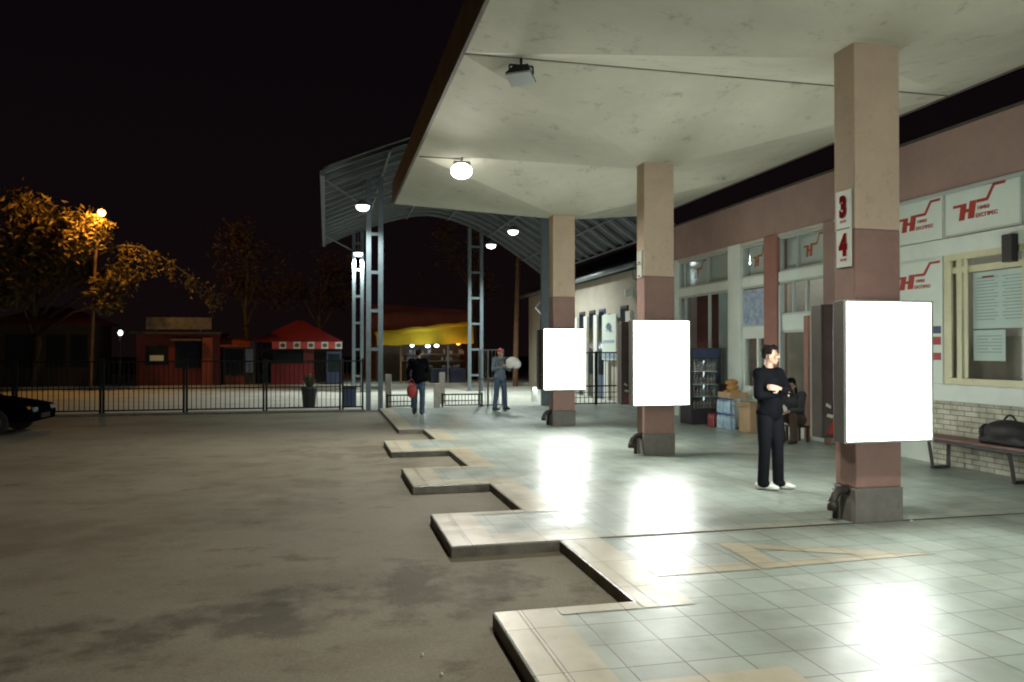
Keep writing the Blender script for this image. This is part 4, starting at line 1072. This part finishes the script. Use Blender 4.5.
tree('tree', 'big leafy tree lit orange by the street lamp with an arching branch', (-13, 40, ZR), 8,
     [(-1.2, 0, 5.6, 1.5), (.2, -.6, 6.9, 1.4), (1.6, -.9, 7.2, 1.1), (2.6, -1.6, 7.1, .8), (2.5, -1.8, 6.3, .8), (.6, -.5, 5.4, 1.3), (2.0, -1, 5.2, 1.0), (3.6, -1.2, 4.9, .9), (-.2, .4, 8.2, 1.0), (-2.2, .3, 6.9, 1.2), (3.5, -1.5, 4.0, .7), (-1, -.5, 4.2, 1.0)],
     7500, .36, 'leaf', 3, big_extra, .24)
tree('tree', 'dim brown tree behind the red tent, left of the two', (-4.5, 47, ZR), 8, [(-1, 0, 6, 1.4), (.6, 0, 7, 1.4), (.8, .3, 5.2, 1.2), (-.2, 0, 8, 1.1)], 1300, .34, 'leaf_brown', 5)
tree('tree', 'dim brown tree behind the lattice posts, right of the red tent', (-.4, 47.5, ZR), 7.5, [(-1, 0, 5.2, 1.3), (.6, 0, 6.3, 1.4), (1.2, .3, 4.8, 1.2)], 1200, .34, 'leaf_brown', 8)
tree('bare_tree', 'thin brown tree standing behind the yellow awning', (8.3, 45, ZR), 9, [(-1, 0, 7, 1.3), (.5, 0, 8.2, 1.2), (.6, -.2, 5.2, 1.0), (-1.8, .2, 8.4, 1.2)], 650, .3, 'leaf_brown', 11)

# ------------------------------------------------------------------ car at the left edge
car = tag(empty('parked_car', (-8.05, 19.2, ZR)), 'black parked car poking in at the left edge', 'car')
prof = [(2.18, .30), (2.2, .50), (2.12, .66), (1.75, .74), (1.0, .86), (.45, 1.26), (.1, 1.38), (-.9, 1.40), (-1.5, 1.25), (-1.95, .95), (-2.15, .90), (-2.2, .45), (-2.1, .28)]
s = MB(); bm = s.bm
rows = []
for yy, f, dz in ((-.84, .97, 0), (-.80, 1, .01), (-.3, 1.0, .04), (.3, 1.0, .04), (.80, 1, .01), (.84, .97, 0)):
    row = []
    for (px_, pz) in prof:
        tuck = 1 - max(0, (pz - .85)) * .38
        row.append(bm.verts.new((px_ * f, yy * tuck, pz + (dz if pz > .4 else 0))))
    rows.append(row)
for a in range(5):
    for i in range(len(prof)):
        j = (i + 1) % len(prof); bm.faces.new((rows[a][i], rows[a][j], rows[a + 1][j], rows[a + 1][i])).smooth = True
bm.faces.new(rows[0]); bm.faces.new(rows[-1])
s.build('body', 'car_paint', car, bevel=.03)
for yy in (-.80, .80):
    for xx in (1.38, -1.35):
        w_ = MB(); w_.tube([(xx, yy - .1, .31), (xx, yy + .1, .31)], .31, 20); wo = w_.build('wheel', 'tyre', car)
        w_ = MB(); sg = -1 if yy < 0 else 1; w_.tube([(xx, yy + sg * .095, .31), (xx, yy + sg * .112, .31)], .19, 16); w_.build('rim', 'box_shell', wo)
for yy in (-.6, .6): MB().box(2.08, 2.19, yy - .16, yy + .16, .52, .64).build('headlight', 'headlamp', car, bevel=.02)
MB().box(2.0, 2.13, -.83, -.76, .60, .67).build('indicator', 'amber', car, bevel=.015)
for sg in (-1, 1):
    s = MB(); A = [(.85, .90), (.42, 1.24), (-.85, 1.33), (-1.35, 1.20), (-1.6, .95)]
    V = [s.bm.verts.new((x_, sg * (.845 * (1 - max(0, z_ - .85) * .38) + .004), z_)) for x_, z_ in A]; s.bm.faces.new(V)
    s.build('side_window', 'car_glass', car)
s = MB(); V = [s.bm.verts.new(p) for p in ((.99, -.70, .90), (.99, .70, .90), (.47, .58, 1.28), (.47, -.58, 1.28))]; s.bm.faces.new(V); s.build('windscreen', 'car_glass', car)
for sg in (-1, 1): MB().box(.55, .72, sg * .86 - .07, sg * .86 + .07, .90, 1.02).build('mirror', 'car_paint', car, bevel=.02)
MB().box(2.19, 2.215, -.3, .3, .36, .47).build('bumper_grille', 'black_plastic', car)
car.scale = (.9, .9, .9); car.location.x = -8.0

# ------------------------------------------------------------------ people
def remesh(mb, voxel, m, name, parent=None, smooth=3):
    bmesh.ops.recalc_face_normals(mb.bm, faces=mb.bm.faces)
    me = bpy.data.meshes.new('tmp'); mb.bm.to_mesh(me); mb.bm.free()
    t = bpy.data.objects.new('tmp', me); COL.objects.link(t)
    a = t.modifiers.new('r', 'REMESH'); a.mode = 'VOXEL'; a.voxel_size = voxel
    b = t.modifiers.new('s', 'SMOOTH'); b.iterations = smooth; b.factor = .5
    bpy.context.view_layer.update()
    me2 = bpy.data.meshes.new_from_object(t.evaluated_get(bpy.context.evaluated_depsgraph_get()))
    bpy.data.objects.remove(t); bpy.data.meshes.remove(me)
    for p in me2.polygons: p.use_smooth = True
    me2.materials.clear(); me2.materials.append(MATS[m]); me2.name = name
    o = bpy.data.objects.new(name, me2); COL.objects.link(o)
    if parent: o.parent = parent
    return o
def cap(mb, p, q, r0, r1):
    p, q = Vector(p), Vector(q)
    mb.tube([p, q], r0, 14, r1=r1); mb.ball(p, r0, 2); mb.ball(q, r1, 2)
def chain(mb, pts, rs):
    for i in range(len(pts) - 1): cap(mb, pts[i], pts[i + 1], rs[i], rs[i + 1])
def hand(mb, w, d, up, side=1):
    """palm at wrist w pointing along d, back of the hand along up; four curled fingers and a thumb"""
    w, d, up = Vector(w), Vector(d).normalized(), Vector(up).normalized()
    sd = d.cross(up).normalized() * side
    c = w + d * .05
    M = Matrix((sd, d, up)).transposed()
    mb.ball(c, (.038, .05, .016), 2, M)
    for i, L_ in enumerate((.07, .08, .075, .058)):
        o = (i - 1.5) * .019
        a = w + d * .085 + sd * o
        b = a + d * L_ * .5 - up * .008; e = b + (d * .6 - up * .8).normalized() * L_ * .5
        chain(mb, [a, b, e], [.0095, .009, .0075])
    a = w + d * .03 + sd * .03; b = a + (d * .6 + sd * .8).normalized() * .035; e = b + (d * .9 - up * .4).normalized() * .03
    chain(mb, [a, b, e], [.012, .011, .009])
def head(mb, c, sc=1.0, yaw=0, tilt=0):
    """head centred c (local +Y forward) with nose, brow, chin, ears"""
    M = Matrix.Rotation(yaw, 3, 'Z') @ Matrix.Rotation(tilt, 3, 'X')
    def B(o, r): mb.ball(Vector(c) + M @ (Vector(o) * sc), tuple(x * sc for x in r), 2, M)
    B((0, -.012, .03), (.076, .094, .088)); B((0, .015, -.035), (.062, .075, .078)); B((0, .058, -.088), (.028, .026, .024))
    B((0, .098, -.012), (.012, .018, .024)); B((0, .106, -.022), (.015, .014, .011)); B((0, .072, .028), (.055, .022, .014))
    B((0, .088, -.055), (.024, .012, .008)); B((0, .086, -.066), (.02, .012, .008)); B((.078, -.005, -.01), (.012, .02, .032)); B((-.078, -.005, -.01), (.012, .02, .032))
    B((.042, .062, -.03), (.024, .025, .026)); B((-.042, .062, -.03), (.024, .025, .026))
    return M
def face_bits(o, c, M, sc=1.0):
    for sx in (-1, 1):
        s = MB(); s.ball(Vector(c) + M @ (Vector((sx * .031, .083, .008)) * sc), (.012 * sc, .008 * sc, .007 * sc), 2); s.build('eye', 'hair_black', o)
    s = MB()
    for sx in (-1, 1): s.ball(Vector(c) + M @ (Vector((sx * .034, .088, .033)) * sc), (.024 * sc, .009 * sc, .005 * sc), 1)
    s.build('eyebrows', 'hair_black', o)
def hair(o, c, M, sc=1.0, long=False, m='hair_black', vox=.009):
    s = MB()
    def B(of, r): s.ball(Vector(c) + M @ (Vector(of) * sc), tuple(x * sc for x in r), 2, M)
    B((0, -.03, .055), (.085, .092, .078)); B((0, .045, .098), (.066, .048, .028)); B((0, -.065, .012), (.074, .045, .06)); B((.02, .065, .085), (.04, .028, .022))
    B((.074, .0, .04), (.014, .03, .04)); B((-.074, .0, .04), (.014, .03, .04))
    rr = random.Random(4)
    for k in range(14):
        a = rr.uniform(0, 2 * PI); B((.055 * math.cos(a), .055 * math.sin(a) - .015, .105 + rr.uniform(-.01, .015)), (.018, .02, .02))
    if long:
        B((0, -.08, -.12), (.08, .04, .14)); B((.07, -.03, -.08), (.025, .04, .13)); B((-.07, -.03, -.08), (.025, .04, .13))
    return remesh(s, vox, m, 'hair', o)

def person(J, loc, rz, label, top, legs, shoes, skin='skin', long=False, cap_mat=None, vox=.011, face=True, head_yaw=0, head_tilt=0, hands=True, bulk=1.0, group=None):
    """J: local joints. body = one continuous mesh; clothing and hair are its children"""
    b = MB()
    sh = J['neck']
    cap(b, J['neck'], J['skull'] - Vector((0, .01, .06)), .055, .05)
    M = head(b, J['skull'], 1.0, head_yaw, head_tilt)
    tor = [J['pelvis'], J['waist'], J['chest'], J['neck']]
    def torso(mb, g):
        for k, (a, w, d) in enumerate(((J['pelvis'], .165, .115), (J['waist'], .145, .105), (J['chest'], .175, .12))):
            mb.ball(a, (w + g, d + g, .15), 2)
        cap(mb, J['pelvis'], J['chest'], .11 + g, .12 + g)
        for sx in 'LR': cap(mb, J['chest'] + Vector((0, 0, .06)), J['sh' + sx], .09 + g * .6, .062 + g * .8)
    torso(b, 0)
    for sx in 'LR':
        chain(b, [J['sh' + sx], J['el' + sx], J['wr' + sx]], [.052, .040, .027])
        chain(b, [J['hip' + sx], J['kn' + sx], J['an' + sx]], [.082, .055, .038])
        q = J.get('toe' + sx, Vector((0, 1, 0))).normalized(); cap(b, J['an' + sx] - Vector((0, 0, .03)), J['an' + sx] + q * .11 + Vector((0, 0, -.05)), .033, .026)
        if hands: hand(b, J['wr' + sx], J['hd' + sx], J['hu' + sx], -1 if sx == 'L' else 1)
    o = remesh(b, vox * .62, skin, 'person'); o.location = loc; o.rotation_euler = (0, 0, rz)
    tag(o, label, 'person', group)
    rr = random.Random(len(label))
    j = MB(); g = .024 * bulk
    torso(j, g)
    j.ball(J['pelvis'] + Vector((0, 0, .0)), (.185 * bulk ** .5, .135, .10), 2)
    cap(j, J['neck'] - Vector((0, .0, .05)), J['neck'] + Vector((0, -.02, -.005)), .078, .066)
    for sx in 'LR':
        w_ = J['wr' + sx]; e_ = J['el' + sx]
        chain(j, [J['sh' + sx], J['el' + sx], w_ + (e_ - w_) * .06], [.068, .056, .043])
        for k in range(3):
            p = e_.lerp(J['sh' + sx], .15 + .2 * k); j.ball(p + Vector((rr.uniform(-.01, .01), rr.uniform(-.01, .01), 0)), (.064, .064, .022), 1)
    remesh(j, vox, top, 'jacket', o)
    t = MB()
    t.ball(J['pelvis'] - Vector((0, 0, .03)), (.175, .125, .12), 2)
    for sx in 'LR':
        kn, an = J['kn' + sx], J['an' + sx]
        chain(t, [J['hip' + sx], kn, an + Vector((0, 0, -.005))], [.102, .074, .068])
        t.ball(an + Vector((0, .015, -.02)), (.075, .085, .045), 2)
        for k in range(3): t.ball(an.lerp(kn, .1 + .16 * k) + Vector((0, -.005, 0)), (.077, .077, .02), 1)
    remesh(t, vox, legs, 'trousers', o)
    for sx in 'LR':
        an = J['an' + sx]; d = J.get('toe' + sx, Vector((0, 1, 0))); q = Vector((d.x, d.y, 0)).normalized()
        s = MB(); base = Vector((an.x, an.y, an.z - .045))
        cap(s, base - q * .06, base + q * .12, .045, .042); s.ball(base + q * .15 - Vector((0, 0, .008)), (.048, .055, .032), 2); s.ball(base + Vector((0, 0, .02)), (.045, .05, .04), 2)
        remesh(s, vox * .8, shoes, 'shoe', o)
    if cap_mat:
        s = MB(); s.ball(J['skull'] + M @ Vector((0, -.015, .06)), (.09, .105, .07), 2, M); s.ball(J['skull'] + M @ Vector((0, .1, .05)), (.06, .05, .012), 2, M); remesh(s, vox, cap_mat, 'cap', o)
    else: hair(o, J['skull'], M, long=long, vox=vox * .8)
    if face: face_bits(o, J['skull'], M)
    return o
V = Vector
def standing(h=1.75):
    k = h / 1.75
    J = dict(pelvis=V((0, 0, .95)), waist=V((0, 0, 1.1)), chest=V((0, -.005, 1.29)), neck=V((0, -.015, 1.47)), skull=V((0, .015, 1.625)),
             shL=V((-.185, -.01, 1.425)), shR=V((.185, -.01, 1.425)), elL=V((-.24, -.03, 1.14)), elR=V((.24, -.03, 1.14)), wrL=V((-.25, .06, .90)), wrR=V((.25, .06, .90)),
             hipL=V((-.09, 0, .9)), hipR=V((.09, 0, .9)), knL=V((-.10, .015, .49)), knR=V((.10, .015, .49)), anL=V((-.11, -.02, .09)), anR=V((.11, -.02, .09)),
             hdL=V((0, .15, -1)), hdR=V((0, .15, -1)), huL=V((-1, 0, 0)), huR=V((1, 0, 0)))
    for q in J:
        if q[:2] not in ('hd', 'hu'): J[q] = J[q] * k
    return J
def rot_for(fx, fy): return math.atan2(-fx, fy)
# man with folded arms
J = standing(1.76)
J.update(elL=V((-.285, .07, 1.17)), elR=V((.285, .07, 1.16)), wrL=V((.08, .225, 1.24)), wrR=V((-.12, .17, 1.19)), shL=V((-.17, -.01, 1.405)), shR=V((.17, -.01, 1.405)), hdL=V((1, -.3, .15)), hdR=V((-1, -.7, .1)), huL=V((0, 1, .1)), huR=V((0, 1, .1)),
         anL=V((-.12, .03, .09)), knL=V((-.105, .03, .50)), anR=V((.085, -.03, .09)), knR=V((.09, .0, .50)), hipL=V((-.085, 0, .9)), hipR=V((.085, 0, .9)), toeL=V((-.75, 1, 0)), toeR=V((-.4, 1, 0)))
man = person(J, (5.27, 8.62, 0), rot_for(.32, -.95), 'man in black jacket and trousers with arms folded beside the nearest column', 'jacket_black', 'trousers_black', 'shoe_white', vox=.010, head_yaw=R(38), bulk=1.3)
# seated person by the shop
J = standing(1.70)
J.update(pelvis=V((0, 0, .42)), waist=V((0, .04, .56)), chest=V((0, .12, .74)), neck=V((0, .18, .90)), skull=V((0, .24, 1.05)), shL=V((-.175, .15, .87)), shR=V((.175, .15, .87)),
         elL=V((-.22, .30, .62)), elR=V((.22, .30, .62)), wrL=V((-.08, .46, .60)), wrR=V((.08, .48, .62)), hipL=V((-.09, .03, .40)), hipR=V((.09, .03, .40)), knL=V((-.13, .44, .50)), knR=V((.13, .44, .50)),
         anL=V((-.12, .40, .09)), anR=V((.12, .36, .09)), hdL=V((.5, .8, -.2)), hdR=V((-.5, .8, -.2)), huL=V((0, .2, 1)), huR=V((0, .2, 1)))
person(J, (8.50, 12.98, 0), rot_for(-.85, -.55), 'seated person with long dark hair crouched on a stool by the shop front', 'jacket_grey', 'trousers_brown', 'shoe_dark', skin='skin_dark', long=True, vox=.013, head_tilt=R(-14))
so = tag(empty('stool', (8.52, 13.0, 0), 0), 'low dark stool under the seated person', 'stool')
MB().box(-.17, .17, -.17, .17, .27, .305).build('seat', 'kiosk_brown', so, bevel=.01)
for xx in (-.13, .13):
    for yy in (-.13, .13): MB().box(xx - .02, xx + .02, yy - .02, yy + .02, .002, .269).build('leg', 'kiosk_brown', so)
# pedestrian seen from behind with a red bag
J = standing(1.72)
J.update(anL=V((-.12, .14, .09)), knL=V((-.11, .14, .49)), anR=V((.11, -.12, .10)), knR=V((.10, .04, .49)), elL=V((-.27, -.02, 1.13)), wrL=V((-.27, .02, .92)), elR=V((.25, .02, 1.16)), wrR=V((.13, .2, 1.1)), hdR=V((-1, .3, 0)), huR=V((0, 1, 0)))
p1 = person(J, (2.36, 20.7, .0), rot_for(.25, 1), 'pedestrian in black jacket and jeans walking to the gate, seen from behind', 'jacket_black', 'jeans', 'shoe_dark', vox=.015, bulk=1.9)
rbg = tag(empty('shoulder_bag', (2.16, 20.45, 0)), 'red bag carried by the pedestrian in the black jacket', 'bag')
s = MB(); s.ball((0, 0, .64), (.13, .07, .19), 3); s.box(-.1, .1, -.05, .05, .5, .72); s.build('body', 'bag_red', rbg, smooth=True)
s = MB(); s.tube([(-.06, 0, .78), (-.05, .05, .9), (0, .1, .95), (.05, .05, .9), (.06, 0, .78)], .012, 6); s.build('strap', 'bag_red', rbg)
# man at the gate with white bundle
J = standing(1.74)
J.update(hdL=V((.3, .9, .2)), hdR=V((-.3, .9, .2)), huL=V((0, 0, 1)), huR=V((0, 0, 1)), anL=V((-.21, -.02, .09)), anR=V((.2, .02, .09)), knL=V((-.16, .02, .49)), knR=V((.15, .02, .49)), wrL=V((.12, .27, 1.27)), wrR=V((.2, .30, 1.22)), elL=V((-.2, .2, 1.14)), elR=V((.3, .06, 1.16)))
person(J, (4.80, 21.8, 0), rot_for(.45, -.9), 'man in blue jacket, jeans and red cap at the open gate', 'jacket_blue', 'jeans', 'shoe_dark', vox=.015, bulk=1.4, cap_mat='plastic_red')
bu = MB(); bu.ball((5.10, 21.50, 1.36), (.20, .16, .15), 3); bu.ball((5.19, 21.44, 1.30), (.14, .14, .13), 3); bu.ball((5.02, 21.53, 1.28), (.12, .13, .1), 3)
o = remesh(bu, .02, 'bundle_white', 'white_bundle'); tag(o, 'white cloth bundle held by the man in the red cap', 'bundle')

# ------------------------------------------------------------------ world, camera, render settings
w = bpy.data.worlds.new('World'); scene.world = w; w.use_nodes = True
nt = w.node_tree; bg = nt.nodes['Background']
tc = nt.nodes.new('ShaderNodeTexCoord'); sx = nt.nodes.new('ShaderNodeSeparateXYZ'); rp = nt.nodes.new('ShaderNodeValToRGB')
nt.links.new(tc.outputs['Generated'], sx.inputs[0]); nt.links.new(sx.outputs['Z'], rp.inputs['Fac']); nt.links.new(rp.outputs['Color'], bg.inputs['Color'])
rp.color_ramp.elements[0].position = 0; rp.color_ramp.elements[0].color = (.0050, .0028, .0032, 1)
rp.color_ramp.elements[1].position = .45; rp.color_ramp.elements[1].color = (.0028, .0017, .0026, 1)
bg.inputs['Strength'].default_value = 1.0

cam = bpy.data.cameras.new('camera'); co = bpy.data.objects.new('camera', cam); COL.objects.link(co)
co.location = (0, 0, 1.7); co.rotation_euler = (R(90 + .66), 0, R(-13.3))
cam.sensor_width = 36; cam.lens = 785 / 1024 * 36; cam.clip_start = .05; cam.clip_end = 500
scene.camera = co
scene.view_settings.view_transform = 'Standard'; scene.view_settings.look = 'None'; scene.view_settings.exposure = 0.0; scene.view_settings.gamma = 1
scene.render.engine = 'CYCLES'
scene.cycles.use_denoising = True
scene.cycles.max_bounces = 8; scene.cycles.diffuse_bounces = 5; scene.cycles.glossy_bounces = 4; scene.cycles.transparent_max_bounces = 12
scene.cycles.sample_clamp_indirect = 8; scene.cycles.caustics_reflective = False; scene.cycles.caustics_refractive = False
scene.cycles.filter_width = 2.0
